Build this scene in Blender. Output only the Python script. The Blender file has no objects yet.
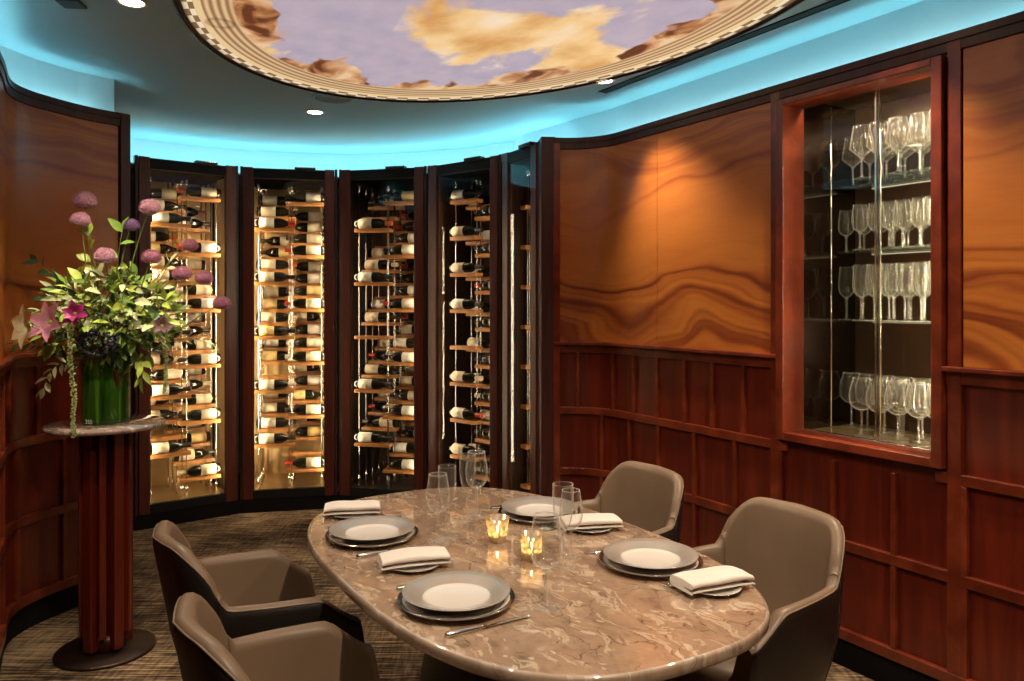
import bpy, bmesh, math, random
from mathutils import Vector, Matrix
PI = math.pi
random.seed(7)
C = bpy.context.scene.collection
H = 1.55                      # camera height
F = 770.0                     # focal length in pixels for a 1024 wide frame
HOR = 303.0

# ------------------------------------------------------------------ mesh collecting
class MB:
    def __init__(s): s.v = []; s.f = []; s.m = []; s.uv = []; s.sm = []
    def add(s, vs, fs, mat=0, uvs=None, smooth=True, M=None):
        b = len(s.v)
        for p in vs:
            p = Vector(p)
            if M is not None: p = M @ p
            s.v.append(tuple(p))
        for f in fs:
            s.f.append([b + i for i in f]); s.m.append(mat); s.sm.append(smooth)
            s.uv.append([uvs[i] for i in f] if uvs else None)
    def box(s, x0, x1, y0, y1, z0, z1, mat=0, M=None):
        vs = [(x, y, z) for z in (z0, z1) for y in (y0, y1) for x in (x0, x1)]
        fs = [(0,2,3,1),(4,5,7,6),(0,1,5,4),(2,6,7,3),(0,4,6,2),(1,3,7,5)]
        s.add(vs, fs, mat, None, False, M)
    def lathe(s, prof, n=24, mats=None, M=None, mat=0):
        k = len(prof); vs = []; fs = []
        for j in range(n):
            a = 2*PI*j/n
            for r, z in prof: vs.append((r*math.cos(a), r*math.sin(a), z))
        b = len(s.v); s.add(vs, [], mat, None, True, M)
        for j in range(n):
            j2 = (j+1) % n
            for i in range(k-1):
                q = [b+j*k+i, b+j2*k+i, b+j2*k+i+1, b+j*k+i+1]
                if prof[i][0] < 1e-6: q = [q[0], q[2], q[3]]
                elif prof[i+1][0] < 1e-6: q = [q[0], q[1], q[2]]
                s.f.append(q); s.m.append(mats[i] if mats else mat); s.uv.append(None); s.sm.append(True)
    def tube(s, pts, rad, n=8, mat=0, M=None, cap=True):
        pts = [Vector(p) for p in pts]; L = len(pts)
        if not hasattr(rad, '__len__'): rad = [rad]*L
        vs = []; fs = []; up = None
        for i, p in enumerate(pts):
            t = (pts[min(i+1, L-1)] - pts[max(i-1, 0)]).normalized()
            if up is None: up = Vector((0,0,1)) if abs(t.z) < .9 else Vector((1,0,0))
            a = t.cross(up).normalized(); bb = a.cross(t).normalized(); up = bb
            for j in range(n):
                w = 2*PI*j/n
                vs.append(p + (a*math.cos(w) + bb*math.sin(w))*rad[i])
        for i in range(L-1):
            for j in range(n):
                j2 = (j+1) % n
                fs.append((i*n+j, i*n+j2, (i+1)*n+j2, (i+1)*n+j))
        if cap: fs.append(tuple(range(n))[::-1]); fs.append(tuple((L-1)*n+j for j in range(n)))
        s.add(vs, fs, mat, None, True, M)
    def build(s, name, mats, parent=None, bevel=0, sub=0, auto=None, loc=None, rz=0):
        me = bpy.data.meshes.new(name); me.from_pydata(s.v, [], s.f)
        if not isinstance(mats, (list, tuple)): mats = [mats]
        for m in mats: me.materials.append(m)
        me.polygons.foreach_set('material_index', s.m)
        me.polygons.foreach_set('use_smooth', s.sm)
        if any(u for u in s.uv):
            ul = me.uv_layers.new(name='UVMap'); i = 0
            for f, u in zip(s.f, s.uv):
                for k in range(len(f)):
                    if u: ul.data[i].uv = u[k]
                    i += 1
        me.update()
        o = bpy.data.objects.new(name, me); C.objects.link(o)
        if parent: o.parent = parent
        if loc: o.location = loc
        o.rotation_euler.z = rz
        if bevel:
            b = o.modifiers.new('Bevel', 'BEVEL'); b.width = bevel; b.segments = 2; b.limit_method = 'ANGLE'
        if sub:
            b = o.modifiers.new('Sub', 'SUBSURF'); b.levels = sub; b.render_levels = sub
        return o

def tag(o, label=None, cat=None, group=None, kind=None):
    if label: o['label'] = label
    if cat: o['category'] = cat
    if group: o['group'] = group
    if kind: o['kind'] = kind
    return o
def empty(name, loc, rz=0, label=None, cat=None, group=None, kind=None):
    o = bpy.data.objects.new(name, None); C.objects.link(o); o.empty_display_size = .1
    o.location = loc; o.rotation_euler = (0, 0, rz)
    return tag(o, label, cat, group, kind)
def dup(root, loc, rz=0, label=None, group=None):
    r = root.copy(); C.objects.link(r); r.location = loc; r.rotation_euler = (0, 0, rz)
    if label: r['label'] = label
    if group: r['group'] = group
    for ch in list(root.children):
        c = ch.copy(); C.objects.link(c); c.parent = r
        for g in list(ch.children):
            d = g.copy(); C.objects.link(d); d.parent = c
    return r

# ------------------------------------------------------------------ materials
def mat(name):
    m = bpy.data.materials.new(name); m.use_nodes = True
    nt = m.node_tree; nt.nodes.clear()
    out = nt.nodes.new('ShaderNodeOutputMaterial')
    return m, nt, out
def L(nt, a, b): nt.links.new(a, b)
def N(nt, typ, **kw):
    n = nt.nodes.new(typ)
    for k, v in kw.items():
        if k in n.inputs: n.inputs[k].default_value = v
        else: setattr(n, k, v)
    return n
def pbsdf(name, col, rough=.5, metal=0, coat=0, spec=.5, bump=None, noise=None, sheen=0, coat_rough=.1, trans=0):
    m, nt, out = mat(name)
    b = N(nt, 'ShaderNodeBsdfPrincipled')
    b.inputs['Base Color'].default_value = (*col, 1); b.inputs['Roughness'].default_value = rough
    b.inputs['Metallic'].default_value = metal; b.inputs['Coat Weight'].default_value = coat
    b.inputs['Coat Roughness'].default_value = coat_rough
    b.inputs['Specular IOR Level'].default_value = spec; b.inputs['Sheen Weight'].default_value = sheen
    b.inputs['Transmission Weight'].default_value = trans
    L(nt, b.outputs[0], out.inputs[0])
    tc = N(nt, 'ShaderNodeTexCoord')
    if noise:      # (scale, dark multiplier)
        n = N(nt, 'ShaderNodeTexNoise'); n.inputs['Scale'].default_value = noise[0]; n.inputs['Detail'].default_value = 4
        L(nt, tc.outputs['Object'], n.inputs['Vector'])
        r = N(nt, 'ShaderNodeValToRGB'); r.color_ramp.elements[0].position = .35; r.color_ramp.elements[1].position = .65
        r.color_ramp.elements[0].color = (*[c*noise[1] for c in col], 1); r.color_ramp.elements[1].color = (*col, 1)
        L(nt, n.outputs[0], r.inputs[0]); L(nt, r.outputs[0], b.inputs['Base Color'])
    if bump:       # (scale, strength)
        n = N(nt, 'ShaderNodeTexNoise'); n.inputs['Scale'].default_value = bump[0]; n.inputs['Detail'].default_value = 3
        L(nt, tc.outputs['Object'], n.inputs['Vector'])
        bp = N(nt, 'ShaderNodeBump'); bp.inputs['Strength'].default_value = bump[1]; bp.inputs['Distance'].default_value = .01
        L(nt, n.outputs[0], bp.inputs['Height']); L(nt, bp.outputs[0], b.inputs['Normal'])
    return m
def emis(name, col, st):
    m, nt, out = mat(name); e = N(nt, 'ShaderNodeEmission')
    e.inputs[0].default_value = (*col, 1); e.inputs[1].default_value = st; L(nt, e.outputs[0], out.inputs[0]); return m
def ramp(nt, stops, interp='LINEAR'):
    r = N(nt, 'ShaderNodeValToRGB'); cr = r.color_ramp; cr.interpolation = interp
    while len(cr.elements) < len(stops): cr.elements.new(.5)
    for e, (p, c) in zip(cr.elements, stops): e.position = p; e.color = (*c, 1)
    return r
def mapping(nt, src, sc=(1,1,1), loc=(0,0,0), rot=(0,0,0)):
    mp = N(nt, 'ShaderNodeMapping'); mp.inputs['Scale'].default_value = sc; mp.inputs['Location'].default_value = loc
    mp.inputs['Rotation'].default_value = rot; L(nt, src, mp.inputs[0]); return mp
def math_n(nt, op, a, b=None, c=None):
    n = N(nt, 'ShaderNodeMath', operation=op)
    for i, x in enumerate((a, b, c)):
        if x is None: continue
        if isinstance(x, (int, float)): n.inputs[i].default_value = x
        else: L(nt, x, n.inputs[i])
    return n.outputs[0]

def wood(name, dark, light, sc=(14, 14, 1.2), rough=.3, coat=.35, coord='Object', bump=.03, spec=.5):
    m, nt, out = mat(name); b = N(nt, 'ShaderNodeBsdfPrincipled'); L(nt, b.outputs[0], out.inputs[0])
    tc = N(nt, 'ShaderNodeTexCoord'); mp = mapping(nt, tc.outputs[coord], sc)
    n = N(nt, 'ShaderNodeTexNoise'); n.inputs['Scale'].default_value = 2.2; n.inputs['Detail'].default_value = 6; n.inputs['Distortion'].default_value = .6
    L(nt, mp.outputs[0], n.inputs['Vector'])
    oi = N(nt, 'ShaderNodeObjectInfo')
    v = math_n(nt, 'ADD', n.outputs[0], math_n(nt, 'MULTIPLY', math_n(nt, 'SUBTRACT', oi.outputs['Random'], .5), .12))
    mid = tuple((a+c)/2*.9 for a, c in zip(dark, light))
    r = ramp(nt, [(.3, dark), (.5, mid), (.68, light)]); L(nt, v, r.inputs[0]); L(nt, r.outputs[0], b.inputs['Base Color'])
    b.inputs['Roughness'].default_value = rough; b.inputs['Coat Weight'].default_value = coat; b.inputs['Coat Roughness'].default_value = .15
    b.inputs['Specular IOR Level'].default_value = spec
    bp = N(nt, 'ShaderNodeBump'); bp.inputs['Strength'].default_value = bump; bp.inputs['Distance'].default_value = .01
    L(nt, n.outputs[0], bp.inputs['Height']); L(nt, bp.outputs[0], b.inputs['Normal'])
    return m
M = {}
M['mahogany'] = wood('red_mahogany', (.085,.0085,.0038), (.150,.018,.007), sc=(9,9,.7))
M['mahogany_dark'] = wood('dark_mahogany', (.026,.0040,.0022), (.070,.011,.005), rough=.45, coat=.08)
M['stile'] = wood('cabinet_mahogany', (.060,.0085,.0045), (.125,.018,.008), sc=(9,9,.7), rough=.38, coat=.15)
M['rail'] = wood('mahogany_rail', (.085,.011,.004), (.23,.038,.012), sc=(3,3,3))
M['shelf_wood'] = wood('oak_shelf', (.36,.14,.035), (.62,.29,.085), sc=(3,3,9), rough=.4, coat=.1)

def figured_wood():
    """large burl veneer: streaks run along the wall and swirl; uv = (metres along the wall, metres up)"""
    m, nt, out = mat('figured_veneer'); b = N(nt, 'ShaderNodeBsdfPrincipled'); L(nt, b.outputs[0], out.inputs[0])
    uv = N(nt, 'ShaderNodeTexCoord').outputs['UV']
    sep = N(nt, 'ShaderNodeSeparateXYZ'); L(nt, uv, sep.inputs[0])
    warp = N(nt, 'ShaderNodeTexNoise'); warp.inputs['Scale'].default_value = 1.0; warp.inputs['Detail'].default_value = 2; warp.inputs['Roughness'].default_value = .4
    L(nt, mapping(nt, uv, (1.0, 1.9, 1), (3.1, .7, 0)).outputs[0], warp.inputs['Vector'])
    w3 = N(nt, 'ShaderNodeTexNoise'); w3.inputs['Scale'].default_value = 1.0; w3.inputs['Detail'].default_value = 4
    L(nt, mapping(nt, uv, (4, 12, 1), (1, 5, 0)).outputs[0], w3.inputs['Vector'])
    hv = math_n(nt, 'ADD', math_n(nt, 'ADD', math_n(nt, 'MULTIPLY', sep.outputs[1], 1.5), math_n(nt, 'MULTIPLY', warp.outputs[0], 1.25)), math_n(nt, 'MULTIPLY', w3.outputs[0], .07))
    def vein(freq, sharp, ph=0):
        q = math_n(nt, 'ADD', math_n(nt, 'MULTIPLY', math_n(nt, 'SINE', math_n(nt, 'ADD', math_n(nt, 'MULTIPLY', hv, freq), ph)), .5), .5)
        return math_n(nt, 'POWER', q, sharp)
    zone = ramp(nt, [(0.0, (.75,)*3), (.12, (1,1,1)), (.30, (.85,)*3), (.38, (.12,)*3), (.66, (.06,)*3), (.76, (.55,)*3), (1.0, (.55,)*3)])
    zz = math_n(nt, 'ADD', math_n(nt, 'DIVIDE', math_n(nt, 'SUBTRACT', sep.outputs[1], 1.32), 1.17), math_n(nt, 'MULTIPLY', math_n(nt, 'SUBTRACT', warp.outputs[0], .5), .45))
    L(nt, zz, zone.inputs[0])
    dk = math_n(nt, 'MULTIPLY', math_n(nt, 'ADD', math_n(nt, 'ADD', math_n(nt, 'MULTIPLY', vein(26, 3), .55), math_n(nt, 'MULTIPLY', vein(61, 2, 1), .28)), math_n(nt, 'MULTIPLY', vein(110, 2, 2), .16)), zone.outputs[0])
    cl = N(nt, 'ShaderNodeTexNoise'); cl.inputs['Scale'].default_value = 1.0; cl.inputs['Detail'].default_value = 4
    L(nt, mapping(nt, uv, (1.6, 5, 1)).outputs[0], cl.inputs['Vector'])
    dk = math_n(nt, 'ADD', dk, math_n(nt, 'MULTIPLY', math_n(nt, 'SUBTRACT', cl.outputs[0], .42), .55))
    fine = N(nt, 'ShaderNodeTexNoise'); fine.inputs['Scale'].default_value = 1.0; fine.inputs['Detail'].default_value = 6
    L(nt, mapping(nt, uv, (6, 110, 1)).outputs[0], fine.inputs['Vector'])
    dk = math_n(nt, 'ADD', dk, math_n(nt, 'MULTIPLY', math_n(nt, 'SUBTRACT', fine.outputs[0], .5), .2))
    r = ramp(nt, [(0, (.50,.165,.028)), (.35, (.36,.098,.018)), (.7, (.19,.038,.009)), (1, (.11,.019,.006))])
    L(nt, dk, r.inputs[0]); L(nt, r.outputs[0], b.inputs['Base Color'])
    b.inputs['Roughness'].default_value = .33; b.inputs['Coat Weight'].default_value = .3; b.inputs['Coat Roughness'].default_value = .2
    return m
M['veneer'] = figured_wood()
M['black'] = pbsdf('black_metal', (.008,.0075,.007), .35)
M['header'] = pbsdf('matt_black_header', (.006,.005,.005), .6, spec=.25)
M['matt'] = pbsdf('matt_dark_lining', (.006,.004,.003), 1.0, spec=0)
M['kick'] = pbsdf('black_kickboard', (.005,.004,.004), .8, spec=.15)
M['bronze'] = pbsdf('dark_bronze', (.045,.026,.018), .38, .7, noise=(5, .7))
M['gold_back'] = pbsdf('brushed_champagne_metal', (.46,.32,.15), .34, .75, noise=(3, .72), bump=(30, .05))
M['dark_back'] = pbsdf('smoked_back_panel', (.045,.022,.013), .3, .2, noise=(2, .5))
M['chrome'] = pbsdf('polished_steel', (.82,.80,.76), .14, 1)
M['silver'] = pbsdf('silver_cutlery', (.80,.78,.75), .16, 1, noise=(8, .85))
M['leather'] = pbsdf('taupe_leather', (.195,.130,.085), .42, 0, spec=.45, bump=(9, .10), noise=(4, .86))
M['leather_dark'] = pbsdf('dark_brown_leather', (.018,.012,.010), .42, bump=(160, .1), noise=(6, .7))
M['stitch'] = pbsdf('tan_piping', (.22,.15,.10), .45, noise=(20, .8))
M['napkin'] = pbsdf('cream_linen', (.74,.69,.64), .85, bump=(260, .08), sheen=.2, noise=(12, .95))
M['china'] = pbsdf('white_china', (.70,.66,.62), .12, coat=.3, noise=(4, .97))
M['pearl'] = pbsdf('pearl_grey_glaze', (.47,.42,.38), .28, .30, coat=.35, noise=(6, .8))
M['plat'] = pbsdf('platinum_rim', (.62,.55,.48), .16, 1, noise=(6, .9))
M['cream_label'] = pbsdf('cream_paper', (.80,.70,.50), .6, noise=(30, .9))
M['white_label'] = pbsdf('white_paper', (.85,.80,.68), .6, noise=(30, .92))
M['yellow_label'] = pbsdf('yellow_paper', (.80,.60,.25), .6, noise=(30, .9))
M['bottle_glass'] = pbsdf('dark_bottle_glass', (.010,.011,.006), .08, coat=.3, noise=(10, .6))
M['red_cap'] = pbsdf('red_capsule', (.55,.03,.012), .3, noise=(25, .8))
M['black_cap'] = pbsdf('black_capsule', (.02,.012,.01), .3, noise=(25, .7))
M['cream_cap'] = pbsdf('cream_capsule', (.72,.60,.42), .35, noise=(25, .9))
M['orange_cap'] = pbsdf('orange_capsule', (.62,.12,.03), .35, noise=(25, .85))
M['vase'] = None
WARM = (1.0, .80, .57)
M['led_warm'] = emis('warm_led_strip', (1.0, .80, .52), 85)
M['led_warm_low'] = emis('soft_warm_led_strip', (1.0, .78, .52), 30)
M['led_case'] = emis('display_led', (1.0, .80, .52), 230)
M['led_cyan'] = emis('cyan_cove_led', (.36, .74, .78), 22)
M['shelf_glow'] = emis('shelf_edge_glow', (1.0, .80, .52), 1.0)  # glow imitating polished shelf edges that catch the light
M['lamp_disc'] = emis('downlight_lens', (1.0, .85, .62), 22)
M['flame'] = emis('candle_flame', (1.0, .66, .28), 220)
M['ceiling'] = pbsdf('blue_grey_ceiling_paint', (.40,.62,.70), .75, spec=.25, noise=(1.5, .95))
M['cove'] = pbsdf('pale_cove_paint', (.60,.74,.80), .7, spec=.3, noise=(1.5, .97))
M['trim_white'] = pbsdf('white_lamp_trim', (.75,.75,.72), .5, noise=(8, .95))
M['speaker_cloth'] = pbsdf('blue_grey_grille', (.30,.40,.46), .8, bump=(400, .2), noise=(60, .8))

def thin_glass(name, tint=(1,1,1), power=2.6, amount=.85, base=.04, rough=.0, scatter=0):
    m, nt, out = mat(name)
    t = N(nt, 'ShaderNodeBsdfTransparent'); t.inputs[0].default_value = (*tint, 1)
    g = N(nt, 'ShaderNodeBsdfGlossy'); g.inputs['Roughness'].default_value = rough; g.inputs[0].default_value = (1,1,1,1)
    lw = N(nt, 'ShaderNodeLayerWeight'); lw.inputs[0].default_value = .5
    fac = math_n(nt, 'ADD', math_n(nt, 'MULTIPLY', math_n(nt, 'POWER', lw.outputs['Facing'], power), amount), base)
    if scatter:      # white mixed into the edges imitates the highlights that refraction gives glass
        df = N(nt, 'ShaderNodeBsdfDiffuse'); df.inputs[0].default_value = (.95, .93, .88, 1); tl = N(nt, 'ShaderNodeBsdfTranslucent'); tl.inputs[0].default_value = (.95, .93, .88, 1)
        m1 = N(nt, 'ShaderNodeMixShader'); L(nt, df.outputs[0], m1.inputs[1]); L(nt, tl.outputs[0], m1.inputs[2])
        m2 = N(nt, 'ShaderNodeMixShader'); m2.inputs[0].default_value = scatter; L(nt, g.outputs[0], m2.inputs[1]); L(nt, m1.outputs[0], m2.inputs[2]); g = m2
    mx = N(nt, 'ShaderNodeMixShader'); L(nt, fac, mx.inputs[0]); L(nt, t.outputs[0], mx.inputs[1]); L(nt, g.outputs[0], mx.inputs[2])
    L(nt, mx.outputs[0], out.inputs[0]); return m
M['pane'] = thin_glass('clear_pane', (.97,.97,.95), 4, .4, .012)
M['stemware'] = thin_glass('clear_stemware', (.985,.985,.98), 3.6, 1.0, .035, .01, .40)
M['foot'] = thin_glass('clear_foot_glass', (.985,.985,.98), 3.2, .5, .05, .01, .3)
M['stem'] = thin_glass('solid_stem_glass', (.96,.96,.95), 1.4, .75, .20, .02, .45)
M['rim'] = thin_glass('whitened_glass_rim', (.97,.97,.96), 1.0, .35, .22, .02, .65)  # rim whitened to imitate its bright outline
M['shelf_glass'] = thin_glass('green_edged_shelf_glass', (.86,.93,.89), 4, .35, .02, .02)
M['mirror'] = pbsdf('smoked_mirror', (.14,.12,.10), .03, 1, noise=(2, .9))

def vase_mat():
    m, nt, out = mat('green_vase_glass'); b = N(nt, 'ShaderNodeBsdfPrincipled'); L(nt, b.outputs[0], out.inputs[0])
    tc = N(nt, 'ShaderNodeTexCoord'); n = N(nt, 'ShaderNodeTexNoise'); n.inputs['Scale'].default_value = 1
    L(nt, mapping(nt, tc.outputs['Object'], (40, 40, 2)).outputs[0], n.inputs['Vector'])
    r = ramp(nt, [(.35, (.012,.055,.006)), (.6, (.05,.17,.015)), (.75, (.12,.28,.03))]); L(nt, n.outputs[0], r.inputs[0])
    L(nt, r.outputs[0], b.inputs['Base Color']); b.inputs['Roughness'].default_value = .06
    b.inputs['Transmission Weight'].default_value = .35; b.inputs['Coat Weight'].default_value = .4
    return m
M['vase'] = vase_mat()

def marble(name, base, dark, light, scale=1.0, vein=1.0, rough=.09):
    m, nt, out = mat(name); b = N(nt, 'ShaderNodeBsdfPrincipled'); L(nt, b.outputs[0], out.inputs[0])
    co = N(nt, 'ShaderNodeTexCoord').outputs['Object']
    w = N(nt, 'ShaderNodeTexNoise'); w.inputs['Scale'].default_value = 3.2*scale; w.inputs['Detail'].default_value = 5
    L(nt, co, w.inputs['Vector'])
    vm = N(nt, 'ShaderNodeVectorMath', operation='MULTIPLY_ADD'); L(nt, w.outputs['Color'], vm.inputs[0]); vm.inputs[1].default_value = (.34/scale,)*3; L(nt, co, vm.inputs[2])
    wc = mapping(nt, vm.outputs[0], (1, 1.7, 1), rot=(0, 0, .65)).outputs[0]
    n1 = N(nt, 'ShaderNodeTexNoise'); n1.inputs['Scale'].default_value = 6*scale; n1.inputs['Detail'].default_value = 9; n1.inputs['Roughness'].default_value = .68
    L(nt, wc, n1.inputs['Vector'])
    r1 = ramp(nt, [(.30, tuple(c*.62 for c in base)), (.46, base), (.60, tuple(min(1, c*1.22) for c in base)), (.72, light)]); L(nt, n1.outputs[0], r1.inputs[0])
    # pale fossil-like patches
    v0 = N(nt, 'ShaderNodeTexVoronoi', feature='SMOOTH_F1'); v0.inputs['Scale'].default_value = 6.5*scale; L(nt, wc, v0.inputs['Vector'])
    rp = ramp(nt, [(.13, (1,1,1)), (.18, (0,0,0))]); L(nt, v0.outputs['Distance'], rp.inputs[0])
    mp_ = N(nt, 'ShaderNodeMixRGB'); L(nt, math_n(nt, 'MULTIPLY', rp.outputs[0], .75), mp_.inputs[0]); L(nt, r1.outputs[0], mp_.inputs[1]); mp_.inputs[2].default_value = (*light, 1)
    # light threads and dark cracks
    v1 = N(nt, 'ShaderNodeTexVoronoi', feature='DISTANCE_TO_EDGE'); v1.inputs['Scale'].default_value = 5.2*scale; L(nt, wc, v1.inputs['Vector'])
    rc = ramp(nt, [(.0, (1,1,1)), (.03, (0,0,0))]); L(nt, v1.outputs['Distance'], rc.inputs[0])
    n2 = N(nt, 'ShaderNodeTexNoise'); n2.inputs['Scale'].default_value = 3*scale; L(nt, co, n2.inputs['Vector'])
    rm = ramp(nt, [(.47, (0,0,0)), (.56, (1,1,1))]); L(nt, n2.outputs[0], rm.inputs[0])
    mc = N(nt, 'ShaderNodeMixRGB'); L(nt, math_n(nt, 'MULTIPLY', math_n(nt, 'MULTIPLY', rc.outputs[0], rm.outputs[0]), .8*vein), mc.inputs[0]); L(nt, mp_.outputs[0], mc.inputs[1]); mc.inputs[2].default_value = (*dark, 1)
    wv = N(nt, 'ShaderNodeTexNoise'); wv.inputs['Scale'].default_value = 1; wv.inputs['Detail'].default_value = 4; L(nt, mapping(nt, vm.outputs[0], (4*scale, 15*scale, 3), rot=(0,0,.3)).outputs[0], wv.inputs['Vector'])
    rw = ramp(nt, [(.57, (0,0,0)), (.60, (1,1,1)), (.635, (1,1,1)), (.66, (0,0,0))]); L(nt, wv.outputs[0], rw.inputs[0])
    ml = N(nt, 'ShaderNodeMixRGB'); L(nt, math_n(nt, 'MULTIPLY', rw.outputs[0], .55*vein), ml.inputs[0]); L(nt, mc.outputs[0], ml.inputs[1]); ml.inputs[2].default_value = (*light, 1)
    L(nt, ml.outputs[0], b.inputs['Base Color']); b.inputs['Roughness'].default_value = rough
    b.inputs['Coat Weight'].default_value = 1.0; b.inputs['Coat Roughness'].default_value = .012; b.inputs['Coat IOR'].default_value = 1.85; b.inputs['Specular IOR Level'].default_value = .5
    return m
M['marble'] = marble('brown_marble', (.36,.245,.17), (.07,.038,.025), (.70,.57,.43), 2.0, 1.0)
M['marble_edge'] = marble('ground_marble_edge', (.36,.26,.19), (.12,.08,.06), (.62,.52,.42), 1.6, .8, .35)
M['marble_small'] = marble('grey_marble', (.27,.20,.165), (.05,.03,.03), (.70,.62,.55), 2.2)

def carpet_mat():
    m, nt, out = mat('woven_carpet'); b = N(nt, 'ShaderNodeBsdfPrincipled'); L(nt, b.outputs[0], out.inputs[0])
    co = N(nt, 'ShaderNodeTexCoord').outputs['Object']
    def ns(sc, det=3, rot=0):
        n = N(nt, 'ShaderNodeTexNoise'); n.inputs['Scale'].default_value = 1; n.inputs['Detail'].default_value = det
        L(nt, mapping(nt, co, sc, rot=(0,0,rot)).outputs[0], n.inputs['Vector']); return n.outputs[0]
    a = ns((4.5, 95, 1), 4); c = ns((60, 9, 1), 3); d = ns((2.0, 2.4, 1), 2)
    v = math_n(nt, 'ADD', math_n(nt, 'ADD', math_n(nt, 'MULTIPLY', a, 1.0), math_n(nt, 'MULTIPLY', c, .35)), math_n(nt, 'MULTIPLY', d, .55))
    r = ramp(nt, [(.76, (.026,.018,.012)), (.92, (.085,.057,.034)), (1.02, (.16,.11,.065)), (1.16, (.30,.22,.135))])
    v = math_n(nt, 'MULTIPLY', v, 1.0); r = ramp(nt, [(.41, (.020,.013,.008)), (.475, (.09,.060,.036)), (.53, (.21,.142,.083)), (.60, (.44,.31,.185))])
    L(nt, math_n(nt, 'DIVIDE', v, 1.9), r.inputs[0]); L(nt, r.outputs[0], b.inputs['Base Color'])
    b.inputs['Roughness'].default_value = .92; b.inputs['Specular IOR Level'].default_value = .15
    bp = N(nt, 'ShaderNodeBump'); bp.inputs['Strength'].default_value = .5; bp.inputs['Distance'].default_value = .006
    L(nt, a, bp.inputs['Height']); L(nt, bp.outputs[0], b.inputs['Normal'])
    return m
M['carpet'] = carpet_mat()

def mural_mat():
    """plain painted sky in an oval border; uv = unit disc coordinates"""
    m, nt, out = mat('painted_sky_oval'); b = N(nt, 'ShaderNodeBsdfPrincipled'); L(nt, b.outputs[0], out.inputs[0])
    uv = N(nt, 'ShaderNodeTexCoord').outputs['UV']; sp = N(nt, 'ShaderNodeSeparateXYZ'); L(nt, uv, sp.inputs[0])
    ln = N(nt, 'ShaderNodeVectorMath', operation='LENGTH'); L(nt, uv, ln.inputs[0]); r = ln.outputs['Value']
    ang = math_n(nt, 'ARCTAN2', sp.outputs[1], sp.outputs[0])
    def ns(sc, det=4, loc=(0,0,0), dist=0):
        n = N(nt, 'ShaderNodeTexNoise'); n.inputs['Scale'].default_value = 1; n.inputs['Detail'].default_value = det; n.inputs['Distortion'].default_value = dist
        L(nt, mapping(nt, uv, (sc, sc, 1), loc).outputs[0], n.inputs['Vector']); return n.outputs[0]
    def mixc(f, a, c):
        x = N(nt, 'ShaderNodeMixRGB'); L(nt, f, x.inputs[0])
        for i, q in ((1, a), (2, c)):
            if isinstance(q, tuple): x.inputs[i].default_value = (*q, 1)
            else: L(nt, q, x.inputs[i])
        return x.outputs[0]
    def step(v, e, w=.01):
        n = N(nt, 'ShaderNodeMapRange'); n.inputs[1].default_value = e-w; n.inputs[2].default_value = e+w; L(nt, v, n.inputs[0]); return n.outputs[0]
    sky = mixc(ns(9, 5), (.33,.32,.50), (.60,.52,.62))
    cf = ns(1.55, 6, (1.35, .28, 0), .5); clouds = ramp(nt, [(.50, (0,0,0)), (.545, (1,1,1))]); L(nt, cf, clouds.inputs[0])
    ccol = ramp(nt, [(.35, (.66,.36,.13)), (.5, (.86,.62,.32)), (.66, (.93,.84,.72))]); L(nt, ns(3.0, 5, (4, 2, 0)), ccol.inputs[0])
    body = mixc(clouds.outputs[0], sky, ccol.outputs[0])
    # dark russet and ochre shapes gathered near the border
    rr = math_n(nt, 'ADD', r, math_n(nt, 'MULTIPLY', math_n(nt, 'SUBTRACT', ns(3.4, 3, (7, 1, 0)), .5), .75))
    blobs = step(rr, .745, .012)
    bc = ramp(nt, [(.38, (.14,.045,.02)), (.47, (.42,.19,.08)), (.56, (.68,.42,.24)), (.66, (.80,.60,.40))]); L(nt, ns(7, 5, (2, 9, 0), .6), bc.inputs[0])
    body = mixc(blobs, body, bc.outputs[0])
    # concentric moulding lines of the parapet
    lines = math_n(nt, 'ADD', math_n(nt, 'MULTIPLY', math_n(nt, 'SINE', math_n(nt, 'MULTIPLY', r, 230)), .5), .5)
    par = mixc(lines, (.30,.16,.08), (.74,.56,.34))
    body = mixc(step(r, .825, .006), body, par)
    body = mixc(step(r, .925, .003), body, (.80,.62,.36))
    ck = math_n(nt, 'MULTIPLY', math_n(nt, 'SIGN', math_n(nt, 'SINE', math_n(nt, 'MULTIPLY', ang, 60))), math_n(nt, 'SIGN', math_n(nt, 'SINE', math_n(nt, 'MULTIPLY', math_n(nt, 'SUBTRACT', r, .950), PI/.019))))
    chk = mixc(step(ck, 0, .1), (.24,.15,.08), (.86,.76,.58))
    body = mixc(step(r, .950, .002), body, chk)
    body = mixc(step(r, .988, .002), body, (.10,.06,.035))
    L(nt, body, b.inputs['Base Color']); b.inputs['Roughness'].default_value = .6; b.inputs['Specular IOR Level'].default_value = .2
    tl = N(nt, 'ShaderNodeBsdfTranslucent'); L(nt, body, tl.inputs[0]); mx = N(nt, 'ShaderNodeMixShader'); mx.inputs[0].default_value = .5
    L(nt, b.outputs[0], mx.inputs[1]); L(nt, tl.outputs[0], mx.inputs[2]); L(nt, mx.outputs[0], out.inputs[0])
    return m
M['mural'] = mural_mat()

# ------------------------------------------------------------------ camera
cam = bpy.data.cameras.new('camera'); co = bpy.data.objects.new('camera', cam); C.objects.link(co)
co.location = (0, 0, H); co.rotation_euler = (PI/2, 0, 0)
cam.sensor_width = 36; cam.lens = 36*F/1024; cam.shift_y = -(340.5-HOR)/1024; cam.clip_start = .02
bpy.context.scene.camera = co

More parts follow.
